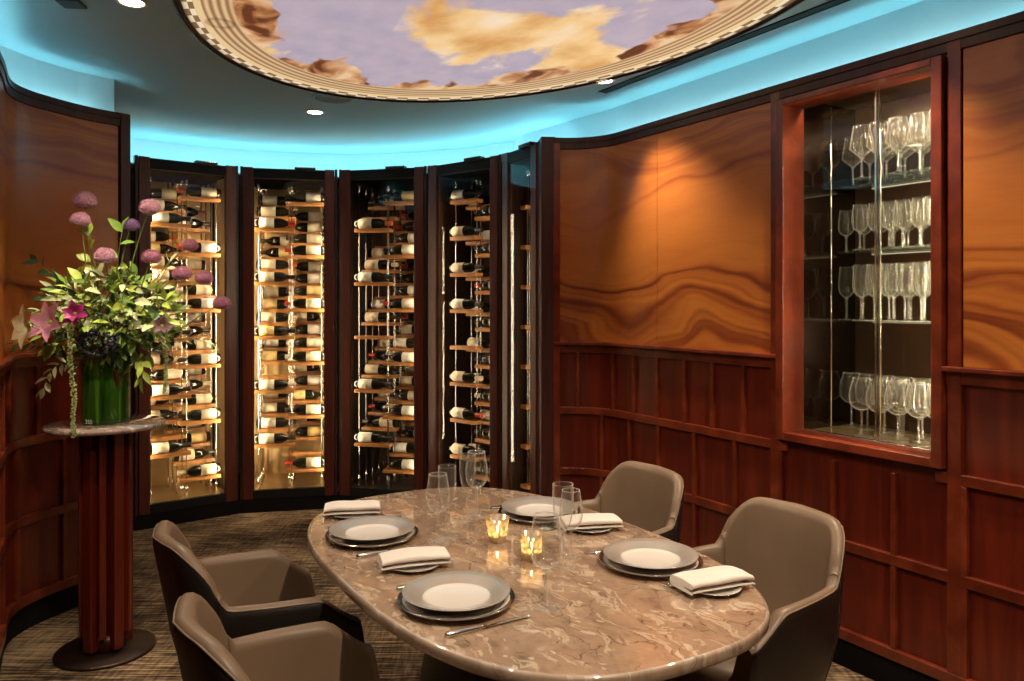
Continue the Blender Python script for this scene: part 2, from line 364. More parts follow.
# ------------------------------------------------------------------ room plan
SL = .6065; K = 3.387                                  # the straight right wall: x = K - SL*y
DX, DY = -SL/math.hypot(1, SL), 1/math.hypot(1, SL)    # along the wall, away from the camera
NX, NY = DY, -DX                                       # into the right wall
class Path:
    """plan line; side = +1 when the room lies to the right of travel"""
    def __init__(s, pts, side=1):
        s.p = [Vector(q) for q in pts]; s.side = side; s.s = [0]
        for a, b in zip(s.p, s.p[1:]): s.s.append(s.s[-1] + (b-a).length)
        s.n = []
        for i in range(len(s.p)):
            t = (s.p[min(i+1, len(s.p)-1)] - s.p[max(i-1, 0)]).normalized()
            s.n.append(Vector((t.y, -t.x))*side)
        s.L = s.s[-1]
    def at(s, q, off=0):
        q = min(max(q, 0), s.L)
        for i in range(len(s.s)-1):
            if q <= s.s[i+1] + 1e-9: break
        f = (q - s.s[i])/max(1e-9, s.s[i+1]-s.s[i])
        return s.p[i].lerp(s.p[i+1], f) + s.n[i].lerp(s.n[i+1], f).normalized()*off
    def cuts(s, a, b): return [a] + [q for q in s.s if a+1e-4 < q < b-1e-4] + [b]
def ribbon(mb, P, a, b, o0, o1, z0, z1, mat=0):
    """solid following the path between arc lengths a, b; offsets o0..o1 into the room; heights z0..z1"""
    cs = P.cuts(a, b); n = len(cs); vs = []; uv = []
    for q in cs:
        for o in (o0, o1):
            x, y = P.at(q, o)
            for z in (z0, z1): vs.append((x, y, z)); uv.append((q, z))
    fs = []
    for i in range(n-1):
        k, l = 4*i, 4*(i+1)
        q = [(k+2, l+2, l+3, k+3), (k, k+1, l+1, l), (k+1, k+3, l+3, l+1), (k, l, l+2, k+2)]
        fs += [x if P.side > 0 else x[::-1] for x in q]
    fs += [(0, 2, 3, 1), tuple(4*(n-1)+j for j in (0, 1, 3, 2))]
    mb.add(vs, fs, mat, uv, False)
TOP = 2.56; CEIL = 2.76
cc = Vector((.345, 4.375)); RR = .332
pts = []
a0, a1 = math.radians(106), math.atan2(NY, NX)
for i in range(15):
    a = a0 + (a1-a0)*i/14; pts.append((cc.x + RR*math.cos(a), cc.y + RR*math.sin(a)))
yt = pts[-1][1]; st = Path(pts).L
pts.append((K - SL*(-1.7), -1.7))
PR = Path(pts, 1)
def sr(px, off=0):            # arc length on the right wall seen at picture column px
    u = (px-512)/F
    if px >= 628: return st + (yt - K/(u+SL))/DY
    best = min(range(0, 400), key=lambda i: abs((lambda p: p[0]/p[1])(PR.at(i*st/380)) - u))
    return best*st/380
def catmull(ps, n=6):
    out = []
    P = [Vector(p) for p in ps]; P = [P[0]*2-P[1]] + P + [P[-1]*2-P[-2]]
    for i in range(1, len(P)-2):
        for k in range(n):
            t = k/n; a, b, c, d = P[i-1], P[i], P[i+1], P[i+2]
            out.append(.5*((2*b)+(c-a)*t+(2*a-5*b+4*c-d)*t*t+(3*b-a-3*c+d)*t**3))
    out.append(P[-2]); return out
left_pts = [(-1.75,-1.7), (-1.75,.4), (-1.77,1.9), (-1.90,2.72), (-2.09,3.15), (-2.26,3.46), (-2.292,3.62), (-2.257,3.78), (-2.176,3.968), (-2.05,4.128)]
PL = Path(catmull(left_pts), 1)
# floor and ceiling
def plane_poly(name, poly, z, th, m, **k):
    b = MB(); n = len(poly)
    vs = [(x, y, z) for x, y in poly] + [(x, y, z+th) for x, y in poly]
    fs = [tuple(range(n)), tuple(range(n, 2*n))[::-1]] + [(i, n+i, n+(i+1) % n, (i+1) % n) for i in range(n)]
    b.add(vs, fs, 0, None, False); return tag(b.build(name, m), **k)
room = [(-3.6, -1.9), (5.0, -1.9), (5.0, 2.0), (2.2, 7.0), (-3.6, 7.0)]
plane_poly('floor', room, 0, -.08, M['carpet'], label='brown woven carpet floor with streaky horizontal pattern', kind='structure')
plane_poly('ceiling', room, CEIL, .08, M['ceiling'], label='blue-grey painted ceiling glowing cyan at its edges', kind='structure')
# side walls -------------------------------------------------------
Z_CAP, Z_R2, Z_R3, Z_B = (1.247, 1.313), (.872, .914), (.50, .543), (.122, .166)
ZP = 2.49
def make_wall(name, P, side_label, s_end, tier1, tier2, uppers, gap=None, skip_cap=None):
    b = MB()
    if gap:
        ribbon(b, P, 0, gap[0], -.10, -.02, .0, TOP-.09); ribbon(b, P, gap[1], P.L, -.10, -.02, .0, TOP-.09)
        ribbon(b, P, gap[0], gap[1], -.10, -.02, .0, gap[2]); ribbon(b, P, gap[0], gap[1], -.10, -.02, gap[3], TOP-.09)
    else: ribbon(b, P, 0, P.L, -.10, -.02, .0, TOP-.09)
    w = tag(b.build(name, M['mahogany']), side_label, kind='structure')
    def piece(nm, a, c, o0, o1, z0, z1, m, bev=.003):
        q = MB(); ribbon(q, P, a, c, o0, o1, z0, z1); return q.build(nm, M[m], w, bevel=bev)
    segs = lambda: ([(0, gap[0]), (gap[1], P.L)] if gap else [(0, P.L)])
    piece('kickboard', 0, P.L, -.021, -.013, 0, Z_B[0]-.001, 'kick')
    piece('bottom_rail', 0, P.L, -.03, .004, *Z_B, 'rail'); piece('rail', 0, P.L, -.03, 0, *Z_R3, 'rail')
    for a, c in segs():
        piece('rail', a, c, -.03, 0, *Z_R2, 'rail')
        piece('rail', a, c, -.03, -.002, Z_CAP[0], Z_CAP[1]-.018, 'rail')
        piece('chair_rail', a, c, -.03, .026, Z_CAP[1]-.018, Z_CAP[1], 'rail')
    piece('crown_moulding', 0, P.L, -.03, .006, TOP-.033, TOP, 'mahogany_dark'); piece('top_rail', 0, P.L, -.03, 0, ZP, TOP-.03, 'mahogany_dark')
    W = .022
    for s in tier1:
        if 0 < s < P.L: piece('stile', s-W/2, s+W/2, -.03, -.001, Z_R2[1], Z_CAP[0], 'rail')
    for s in tier2:
        if 0 < s < P.L:
            piece('stile', s-W/2, s+W/2, -.03, -.001, Z_R3[1], Z_R2[0], 'rail')
            piece('stile', s-W/2, s+W/2, -.03, -.001, Z_B[1], Z_R3[0], 'rail')
    for a, c in uppers: piece('veneer_panel', a, c, -.03, -.008, Z_CAP[1], ZP, 'veneer', .0015)
    return w, piece
sw0, sw1 = sr(779.5), sr(945.6)
Z_W0, Z_W1 = .926, 2.480
t1 = [sr(p) for p in (558, 578, 612, 632.5, 656, 683, 711, 742, 775.5)] + [sr(955)+.0 + .277*i for i in range(0, 14)]
t2 = [sr(558), sr(601), sr(628)] + [sr(657) + .277*i for i in range(0, 20)]
wr, piece = make_wall('wall_right', PR, 'mahogany wainscot wall with figured orange veneer panels and a glazed glassware niche', PR.L, t1, t2,
   [(sr(560), sr(656)-.001), (sr(656)+.001, sr(770.5)), (sr(962), sr(962)+1.15), (sr(962)+1.16, PR.L-.02)], gap=(sw0+.04, sw1-.04, Z_W0+.04, Z_W1-.03))
for p0, p1 in ((552.5, 560), (770.5, 779.5), (947, 961)):
    q = piece('stile', sr(p0), sr(p1), -.03, .001, Z_B[1], TOP-.03, 'rail')
left_t = [PL.L - .06 - .21*i for i in range(1, 20)]
left_t2 = [PL.L - .06 - .275*i for i in range(1, 18)]
wl, piece_l = make_wall('wall_left', PL, 'curved mahogany wainscot wall behind the flower pedestal with veneer panel above', PL.L, left_t, left_t2, [(PL.L-2.3, PL.L-.055), (.3, PL.L-2.31)])
piece_l('end_post', PL.L-.05, PL.L, -.06, .012, 0, TOP-.003, 'mahogany_dark')
# back wall behind the camera and closing walls by the cabinets
b = MB(); b.box(-1.9, 4.5, -1.8, -1.7, 0, TOP); tag(b.build('wall_back', M['mahogany']), 'dark mahogany wall opposite the wine cabinets', kind='structure')
b = MB(); b.box(-1.86, 4.5, -1.92, -1.86, TOP, CEIL); wb = tag(b.build('wall_upper_back', M['cove']), 'pale upper wall strip opposite the wine cabinets', kind='structure')
def seg_wall(name, p, q, th, z0, z1, m, label):
    P = Path([p, q], 1); b = MB(); ribbon(b, P, 0, P.L, -th, 0, z0, z1)
    return tag(b.build(name, m), label, kind='structure')
seg_wall('wall_link_left', (-2.05, 4.13), (-2.62, 5.12), -.08, 0, TOP-.05, M['mahogany_dark'], 'dark wood return between left wall and wine cabinets') if False else None
P_ = Path([(-2.12, 4.10), (-2.70, 5.14)], 1); b = MB(); ribbon(b, P_, 0, P_.L, -.06, 0, 0, TOP-.05)
tag(b.build('wall_link_left', M['mahogany_dark']), 'dark wood return between left wall and wine cabinets', kind='structure')
# post at the end of the right wall
b = MB(); P_ = Path([(.157, 4.83), (.195, 4.69), (.256, 4.688)], 1)
b.box(-.045, .045, -.006, .14, 0, 2.565); q = b.build('trim_1', M['mahogany_dark'], bevel=.004, loc=(.222, 4.70, 0), rz=.12); tag(q, 'dark mahogany corner post where right wall meets wine cabinets', kind='structure')
b = MB(); P_ = Path([(.17, 4.83), (.45, 5.1)], 1); ribbon(b, P_, 0, P_.L, -.02, 0, 0, TOP-.05)
tag(b.build('wall_link_right', M['mahogany_dark']), 'dark wood return beside last wine cabinet', kind='structure')
# cove: ledge + pale upright, all the way round ----------------------
CC = Vector((-1.33, 4.22)); RC = 1.6
arc = lambda R, t: (CC.x + R*math.sin(t), CC.y + R*math.cos(t))
OC = .115
cove_r = [(PR.at(PR.L, -OC)[0], -1.86)] + [tuple(PR.at(s, -OC)) for s in [PR.L-.05, st+1.5, st]]
pr_end = Vector(cove_r[-1])
cove_r += [(.62, 4.80), (.36, 5.16), (.08, 5.52)] + [arc(2.04, t) for t in [.72 - .1*i for i in range(20)]]
cv = Path(catmull([cove_r[i] for i in range(len(cove_r)) if i not in (1,)], 3), -1)
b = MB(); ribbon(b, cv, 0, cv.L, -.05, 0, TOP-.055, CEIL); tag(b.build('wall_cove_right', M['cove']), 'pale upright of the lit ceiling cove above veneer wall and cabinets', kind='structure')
cl = [tuple(PL.at(s, -OC)) for s in [PL.L*i/30 for i in range(31)]]
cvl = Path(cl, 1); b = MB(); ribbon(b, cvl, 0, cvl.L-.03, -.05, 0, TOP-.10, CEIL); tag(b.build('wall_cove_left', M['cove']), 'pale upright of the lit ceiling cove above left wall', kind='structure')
# ledges carrying the light strips
b = MB(); ribbon(b, PR, 0, PR.L, -.16, -.02, TOP-.09, TOP-.07); tag(b.build('trim_2', M['cove']), 'cove ledge on top of the right wall', kind='structure')
b = MB(); ribbon(b, PL, 0, PL.L, -.16, -.02, TOP-.09, TOP-.07); tag(b.build('trim_3', M['cove']), 'cove ledge on top of the left wall', kind='structure')
PA = Path([arc(1.66, -.98 + 2.14*i/40) for i in range(41)], 1)
b = MB(); ribbon(b, PA, 0, PA.L, -.42, .0, TOP-.057, TOP-.045); tag(b.build('trim_4', M['cove']), 'ledge above the wine cabinets carrying the cove light', kind='structure')
def strip(name, P, a, c, o0, o1, z, label):
    b = MB(); ribbon(b, P, a, c, o0, o1, z, z+.010); return tag(b.build(name, M['led_cyan']), label, 'light strip')
strip('cove_light_strip', PR, .05, PR.L-.2, -.062, -.042, TOP-.065, 'cyan cove light strip hidden along top of right wall')
strip('cove_light_strip', PL, .1, PL.L-.02, -.062, -.042, TOP-.065, 'cyan cove light strip hidden along top of left wall')
strip('cove_light_strip', PA, .1, PA.L-.05, -.20, -.17, TOP-.04, 'cyan cove light strip hidden above the wine cabinets')

# ceiling oval -------------------------------------------------------
ax = math.radians(125); mc_ = (-.116, 3.125); ea, eb = 1.58, 1.13
b = MB(); n = 128; vs = [(0, 0, -.012)]; uv = [(0, 0)]
for k in (.5, 1.0):
    for i in range(n):
        a = 2*PI*i/n; vs.append((ea*k*math.cos(a), eb*k*math.sin(a), -.012)); uv.append((k*math.cos(a), k*math.sin(a)))
fs = [(0, 1+(i+1) % n, 1+i) for i in range(n)] + [(1+i, 1+(i+1) % n, 1+n+(i+1) % n, 1+n+i) for i in range(n)]
b.add(vs, fs, 0, uv, False)
b.add([(ea*math.cos(2*PI*i/n), eb*math.sin(2*PI*i/n), z) for z in (-.012, .0) for i in range(n)], [(i, (i+1) % n, n+(i+1) % n, n+i) for i in range(n)], 1, None, False)
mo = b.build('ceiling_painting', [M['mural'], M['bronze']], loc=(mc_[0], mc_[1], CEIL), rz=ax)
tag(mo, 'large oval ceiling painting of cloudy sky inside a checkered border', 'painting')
b = MB()
prof = [(1.0, -.016), (1.004, -.020), (1.012, -.016), (1.014, 0)]
vs = []; 
for i in range(n):
    a = 2*PI*i/n
    for k, z in prof: vs.append((ea*k*math.cos(a)*1.0, eb*math.sin(a)*(1+(k-1)*ea/eb), z))
b.add(vs, [(i*4+j, ((i+1) % n)*4+j, ((i+1) % n)*4+j+1, i*4+j+1) for i in range(n) for j in range(3)])
fr = b.build('border_frame', M['bronze'], mo)
# the sheet is backlit: a light panel lies between it and the ceiling
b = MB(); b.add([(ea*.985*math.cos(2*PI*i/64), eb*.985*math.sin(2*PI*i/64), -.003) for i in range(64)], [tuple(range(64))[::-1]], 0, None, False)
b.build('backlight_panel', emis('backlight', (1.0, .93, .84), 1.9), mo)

# ceiling fittings -----------------------------------------------------
def ceil_pt(px, py): d = (CEIL-H)*F/(HOR-py); return ((px-512)/F*d, d)
def downlight(x, y, energy, label, target=None, size=75, blend=.6, r=.045, col=WARM):
    root = empty('ceiling_downlight', (x, y, CEIL), 0, label, 'ceiling light', 'round downlights set in the ceiling')
    b = MB(); b.lathe([(r, -.001), (r+.004, -.005), (r+.013, -.004), (r+.015, 0)], 28); b.build('trim_ring', M['trim_white'], root)
    b = MB(); b.lathe([(0, -.002), (r, -.002)], 28); b.build('lens', M['lamp_disc'], root)
    ld = bpy.data.lights.new('downlight_spot', 'SPOT'); ld.energy = energy; ld.color = col; ld.spot_size = math.radians(size); ld.spot_blend = blend; ld.shadow_soft_size = .035
    lo = bpy.data.objects.new('downlight_spot', ld); C.objects.link(lo); lo.location = (x, y, CEIL-.03)
    t = Vector(target) if target else Vector((x, y, 0))
    lo.rotation_euler = (t - lo.location).to_track_quat('-Z', 'Y').to_euler()
    return root
DL = [
 (*ceil_pt(315, 112), 30, 'round downlight in front of the second wine cabinet', None),
 (*ceil_pt(132, 2), 110, 'round downlight above the flower pedestal', (-1.78, 3.36, 1.3)),
 (.50, 4.19, 105, 'small round downlight beside the oval painting, washing the veneer wall', (.92, 3.98, 1.25)),
 (1.70, 1.95, 80, 'round downlight by right wall near the display niche', (2.25, 2.15, 1.0)),
 (.62, 1.05, 165, 'round downlight above near end of the dining table', (.25, 1.95, .75)),
 (-.95, 1.45, 35, 'round downlight above the near left chair', (-.62, 2.2, .75)),
 (1.35, 2.85, 130, 'round downlight above the right-hand chairs', (.95, 2.9, .6)),
 (-1.25, 3.3, 90, 'round downlight left of the oval painting', (-.35, 2.9, .75)),
 (-1.15, 2.15, 70, 'added round fill downlight above the left wall, aimed at the vase and pedestal', (-1.81, 3.42, 1.12)),  # added to brighten the vase and bouquet from the front
 (.0, -.6, 110, 'added round fill downlight behind the photographer', None),  # unseen lamp added as general fill
 (1.9, .3, 130, 'added round fill downlight at the near end of the room', (2.6, .9, .8)),  # second fill lamp, added outside the view
]
for x, y, e, lab, tg in DL: downlight(x, y, e, lab, tg, size=52 if 'pedestal' in lab else 74 if 'washing' in lab else 105, blend=1.0)
x, y = ceil_pt(333, 98); b = MB(); b.lathe([(0, -.004), (.105, -.004), (.112, -.008), (.120, -.006), (.122, 0)], 40, mats=[0, 1, 1, 1])
tag(b.build('ceiling_speaker', [M['speaker_cloth'], M['ceiling']], loc=(x, y, CEIL)), 'round flush ceiling speaker between oval painting and wine cabinets', 'speaker')
p, q = Vector(ceil_pt(602, 92)), Vector(ceil_pt(840, 0)); dv = (q-p).normalized(); q = p + dv*3.2; mid = (p+q)/2; ln_ = (q-p).length
root = empty('linear_air_slot', (mid.x, mid.y, CEIL), math.atan2(dv.y, dv.x), 'long black linear air slot running beside the oval painting', 'air vent')
b = MB(); b.box(-ln_/2, ln_/2, -.022, .022, -.004, .0); b.build('slot', M['header'], root)
for s in (-1, 1):
    b = MB(); b.box(-ln_/2, ln_/2, s*.024-.003, s*.024+.003, -.006, .0); b.build('flange', M['header'], root)
x, y = ceil_pt(71, 2); b = MB(); b.box(-.045, .045, -.045, .045, -.012, 0); o = b.build('square_ceiling_sensor', M['black'], bevel=.004, loc=(x, y, CEIL), rz=.1); tag(o, 'small black square ceiling fitting near the left wall', 'sensor')

# ------------------------------------------------------------------ wine bottles
def bottle_parts(label_m, cap_m):
    """lies along x, neck to +x, centred, axis height .038"""
    Mx = Matrix.Translation((-.148, 0, .0385)) @ Matrix.Rotation(PI/2, 4, 'Y')
    body = MB(); body.lathe([(0, .006), (.020, .002), (.034, 0), (.0375, .006), (.038, .03), (.038, .185), (.034, .205), (.022, .228), (.0155, .243), (.0142, .262), (.0142, .285), (.016, .287), (.016, .295), (0, .295)], 20, M=Mx)
    lab = MB(); lab.lathe([(.0381, .034), (.0386, .034), (.0386, .142), (.0381, .142)], 20, M=Mx)
    cap = MB(); cap.lathe([(.0152, .236), (.0163, .238), (.0152, .262), (.0165, .285), (.0175, .288), (.0175, .298), (0, .299)], 16, M=Mx)
    return body, lab, cap
protos = {}
def bottle(kind, loc, rz, label, group):
    if kind not in protos:
        lm, cm = kind
        e = empty('wine_bottle', loc, rz, label, 'wine bottle', group)
        bo, la, ca = bottle_parts(lm, cm)
        bo.build('glass_body', M['bottle_glass'], e); la.build('paper_label', M[lm], e); ca.build('capsule', M[cm], e)
        protos[kind] = e; return e
    return dup(protos[kind], loc, rz, label, group)
KINDS = [('cream_label', 'black_cap'), ('cream_label', 'cream_cap'), ('white_label', 'black_cap'), ('white_label', 'red_cap'), ('cream_label', 'red_cap'), ('yellow_label', 'black_cap'), ('cream_label', 'orange_cap')]
KW = {'cream_label': 'cream-label', 'white_label': 'white-label', 'yellow_label': 'yellow-label', 'black_cap': 'black-capped', 'cream_cap': 'pale-capped', 'red_cap': 'red-capped', 'orange_cap': 'orange-capped'}
ORD = ['lowest', 'second', 'third', 'fourth', 'fifth', 'sixth', 'seventh', 'eighth', 'ninth', 'tenth']
CAB = ['first', 'second', 'third', 'fourth', 'fifth']
ROW = ['front', 'second', 'third', 'back']
DTH = .4475; HW = RC*math.sin(DTH/2); IN = HW - .098
# ------------------------------------------------------------------ wine cabinets
def cabinet(i):
    ta, tb = -.885 + DTH*i, (-.885 + DTH*(i+1) if i < 4 else 1.215)
    th = (ta+tb)/2; dth = tb-ta; HW = RC*math.sin(dth/2); IN = HW - .098; DTH_ = dth
    o = (CC.x + RC*math.cos(dth/2)*math.sin(th), CC.y + RC*math.cos(dth/2)*math.cos(th), 0)
    cab = empty('wine_cabinet', o, -th, 'tall glass-fronted mahogany wine cabinet, %s from the left in the curved row' % CAB[i], 'wine cabinet', 'wine cabinets in the curved wall')
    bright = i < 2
    D = .62 if i < 4 else .34
    w2 = HW + D*math.tan(DTH/2)*.9
    g = .006
    for s in (-1, 1):
        b = MB()
        x0, x1 = (s*IN, s*(HW-g-.022))
        b.box(min(x0, x1), max(x0, x1), -.008, .030, .10, TOP-.006)
        b.build('stile', M['stile'], cab, bevel=.004)
        b = MB(); x0, x1 = (s*(HW-g-.020), s*(HW-g)); b.box(min(x0, x1), max(x0, x1), .000, .05, .10, TOP-.001); b.build('edge_strip', M['mahogany_dark'], cab, bevel=.003)
        b = MB(); x0, x1 = s*IN, s*(IN-.006); b.box(min(x0, x1), max(x0, x1), -.002, .016, .165, 2.475); b.build('glazing_bead', M['bronze'], cab, bevel=.0015)
        # side panel running back
        b = MB(); A = Vector((s*(IN+.035), .03)); B = Vector((s*(IN+.035+(.07 if i < 4 else .02)), D)); nn = Vector((s*.012, 0))
        b.add([(A.x, A.y, .1), (B.x, B.y, .1), (B.x, B.y, 2.5), (A.x, A.y, 2.5), (A.x+nn.x, A.y, .1), (B.x+nn.x, B.y, .1), (B.x+nn.x, B.y, 2.5), (A.x+nn.x, A.y, 2.5)],
              [(0,1,2,3),(4,7,6,5),(0,3,7,4),(1,5,6,2),(0,4,5,1),(3,2,6,7)], 0, None, False)
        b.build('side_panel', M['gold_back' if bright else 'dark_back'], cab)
        b = MB(); b.box(s*(IN+.026)-.004, s*(IN+.026)+.004, .034, .048, .2, 2.30); (b.build('glow_strip', M['led_warm' if bright else 'led_warm_low'], cab) if not (i == 4 and s < 0) else None)
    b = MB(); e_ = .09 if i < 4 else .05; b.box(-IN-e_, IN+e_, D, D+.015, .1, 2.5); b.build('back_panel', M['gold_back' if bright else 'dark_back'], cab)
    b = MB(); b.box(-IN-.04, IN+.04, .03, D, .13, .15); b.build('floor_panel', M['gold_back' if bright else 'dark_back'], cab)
    b = MB(); b.box(-IN-.04, IN+.04, .03, D, 2.482, 2.50); b.build('top_panel', M['matt'], cab)
    b = MB(); b.box(-IN, IN, -.006, .03, 2.475, TOP-.012); hd = b.build('header', M['header'], cab, bevel=.003)
    b = MB(); b.box(-IN, IN, -.006, .03, .10, .165); b.build('bottom_rail', M['header'], cab, bevel=.003)
    b = MB(); b.box(-HW, HW, .0, .02, 0, .10); b.build('kickboard', M['kick'], cab)
    b = MB(); b.box(-IN, IN, .004, .010, .165, 2.475); b.build('glass_pane', M['pane'], cab)
    b = MB(); b.box(.04, .19, -.035, .02, TOP-.022, TOP+.002); b.build('door_closer', M['black'], cab, bevel=.004)
    b = MB(); b.box(.05, .18, -.037, -.033, TOP-.004, TOP+.001); b.build('closer_cover', M['chrome'], cab, bevel=.001)
    if i < 3:
        racks = [(-1, r, [.475+.4065*k+.1*r for k in range(5)]) for r in range(4)] + [(1, r, [.275+.4065*k+.1*r for k in range(6)]) for r in range(4)]
        y0, dy = .10, .125
    elif i == 3:
        racks = [(-1, 0, [.43+.265*k for k in range(8)]), (-1, 1, [.405+.265*k for k in range(8)]), (1, 0, [.30+.265*k for k in range(8)])]
        y0, dy = .13, .17
    else:
        racks = [(-1, 0, [.33+.265*k for k in range(8)]), (1, 0, [.44+.43*k for k in range(5)])]
        y0, dy = .12, .16
    for side, r, zs in racks:
        if i < 3: xc = side*(IN-.148); PW = .142
        elif i == 3: xc = (-.085 if side < 0 else .125); PW = .125
        else: xc = (-.09 if side < 0 else .085); PW = (.035 if side < 0 else .07)
        y = y0 + r*dy + (.035 if side > 0 else 0)
        for e in (-1, 1):
            x = xc + e*(PW-.022)
            b = MB(); b.tube([(x, y+.0, .15), (x, y+.0, 2.48)], .0042, 8)
            for z, h in ((.15, 1), (2.48, -1)): b.tube([(x, y, z), (x, y, z+h*.07), (x, y, z+h*.085)], [.0095, .0095, .005], 8)
            b.build('rod', M['chrome'], cab)
        for k, z in enumerate(zs):
            if z > 2.36: continue
            b = MB(); b.box(-PW, PW, -.042, .042, -.013, .013)
            sh = b.build('shelf', M['shelf_wood'], cab, bevel=.003, loc=(xc, y, z)); sh.rotation_euler.z = random.uniform(-.02, .02)
            if i == 4 and side < 0: continue
            if random.random() < (.02 if r == 0 else .06): continue
            out = random.random() < .22 and r > 0
            kd = KINDS[0]
            t = random.random()
            kd = KINDS[0] if t < .3 else KINDS[2] if t < .55 else KINDS[1] if t < .72 else KINDS[5] if t < .8 else KINDS[3] if t < .88 else KINDS[4] if t < .94 else KINDS[6]
            rot = (0 if side < 0 else PI) + (PI if out else 0)
            dx = -side*(-.0)
            if i == 4: xb = .0
            lp = Vector(((xc if i < 4 else .0), y, z+.0135))
            wp = Matrix.Translation(o) @ Matrix.Rotation(-th, 4, 'Z') @ lp
            st_ = 'left' if side < 0 else 'right'
            lab = '%s %s bottle, %s shelf up, %s row of %s stack, %s wine cabinet from left' % (KW[kd[1]], KW[kd[0]], ORD[k], ROW[r], st_, CAB[i])
            bottle(kd, wp, -th + rot, lab, 'wine bottles in the %s cabinet from the left' % CAB[i])
    return cab
for i in range(5): cabinet(i)

# ------------------------------------------------------------------ display niche in the right wall
def wp(s, off, z): x, y = PR.at(s, off); return (x, y, z)
niche_rot = math.atan2(-DY, -DX)      # local x runs towards the camera along the wall, local y into the room... (y = left of x)
nx0 = PR.at(sw0, 0); NW = sw1 - sw0
nc = empty('glassware_cabinet', (nx0[0], nx0[1], Z_W0), niche_rot, 'built-in glassware cabinet with mahogany frame and sliding glass in right wall', 'display cabinet')
HH = Z_W1 - Z_W0; FW = .042; ND = .50
# local: x 0..NW, y: room side is negative? direction x=(-DX,-DY); left normal = (DY,-DX) = into the wall
for (x0, x1, z0, z1) in ((0, FW, 0, HH), (NW-FW, NW, 0, HH), (FW, NW-FW, 0, FW*.9), (FW, NW-FW, HH-FW*.7, HH)):
    b = MB(); b.box(x0, x1, -.028, .02, z0, z1); b.build('outer_frame', M['rail'], nc, bevel=.004)
x0, x1, z0, z1 = FW, NW-FW, FW*.9, HH-FW*.7
for nm, bx in (('jamb', (x0-.012, x0, .015, .118, z0-.012, z1+.012)), ('jamb', (x1, x1+.012, .015, .118, z0-.012, z1+.012)), ('sill', (x0, x1, .015, .118, z0-.012, z0)), ('soffit', (x0, x1, .015, .118, z1, z1+.012))):
    b = MB(); b.box(*bx); b.build(nm, M['rail'], nc, bevel=.001)
b = MB(); b.box(x0-.06, x0, .118, ND, z0-.03, z1+.05); b.build('mirrored_side', M['mirror'], nc)
b = MB(); b.box(x1, x1+.3, .118, .13, z0-.03, z1+.05); b.build('side_panel', M['dark_back'], nc)
b = MB(); b.box(x1+.3, x1+.32, .118, ND, z0-.03, z1+.05); b.build('side_panel', M['dark_back'], nc)
b = MB(); b.box(x0-.06, x1+.32, ND, ND+.015, z0-.03, z1+.05); b.build('back_panel', M['dark_back'], nc)
b = MB(); b.box(x0-.06, x1+.32, .118, ND, z0-.03, z0-.004); b.build('bottom_panel', M['gold_back'], nc)
b = MB(); b.box(x0-.06, x1+.32, .118, ND, z1+.045, z1+.06); b.build('top_panel', M['dark_back'], nc)
b = MB(); b.box(x0, x1, .09, .118, z0, z0+.007); b.build('track', M['chrome'], nc, bevel=.001)
xm = x0 + (x1-x0)*.55
for nm, a, c, y in (('sliding_pane', x0, xm+.003, .112), ('sliding_pane', xm-.003, x1, .100)):
    b = MB(); b.box(a, c, y, y+.005, z0+.005, z1); pn = b.build(nm, M['pane'], nc)
    b = MB()
    e = c if a == x0 else a
    b.box(e-.003, e+.003, y-.001, y+.006, z0+.005, z1); b.build('polished_edge', M['chrome'], pn)
b = MB(); b.box(x1+.015, x1+.03, .14, .15, z0+.02, z1-.02); b.build('glow_strip', M['led_case'], nc)
b = MB(); b.box(x0, x1+.2, .128, .136, z1+.016, z1+.024); b.build('glow_strip', M['led_case'], nc)
for x in (x0+.085, x0+.33):
    b = MB(); b.tube([(x, .20, z0), (x, .20, z1)], .0035, 8); b.build('hanger_rod', M['chrome'], nc)
b = MB(); b.tube([(x1-.09, .43, z0), (x1-.09, .43, z1)], .0035, 8); b.build('hanger_rod', M['chrome'], nc)
shelf_z = [1.47-Z_W0, 1.785-Z_W0, 2.10-Z_W0]
for z in shelf_z:
    b = MB(); b.box(x0+.002, x1+.28, .15, ND-.01, z-.008, z); b.build('glass_shelf', M['shelf_glass'], nc, bevel=.001)
    b = MB(); b.box(x0+.10, x1+.25, ND-.018, ND-.010, z-.006, z-.002); b.build('glow_strip', M['shelf_glow'], nc)  # added glow along the shelf's back edge, no lamp known there

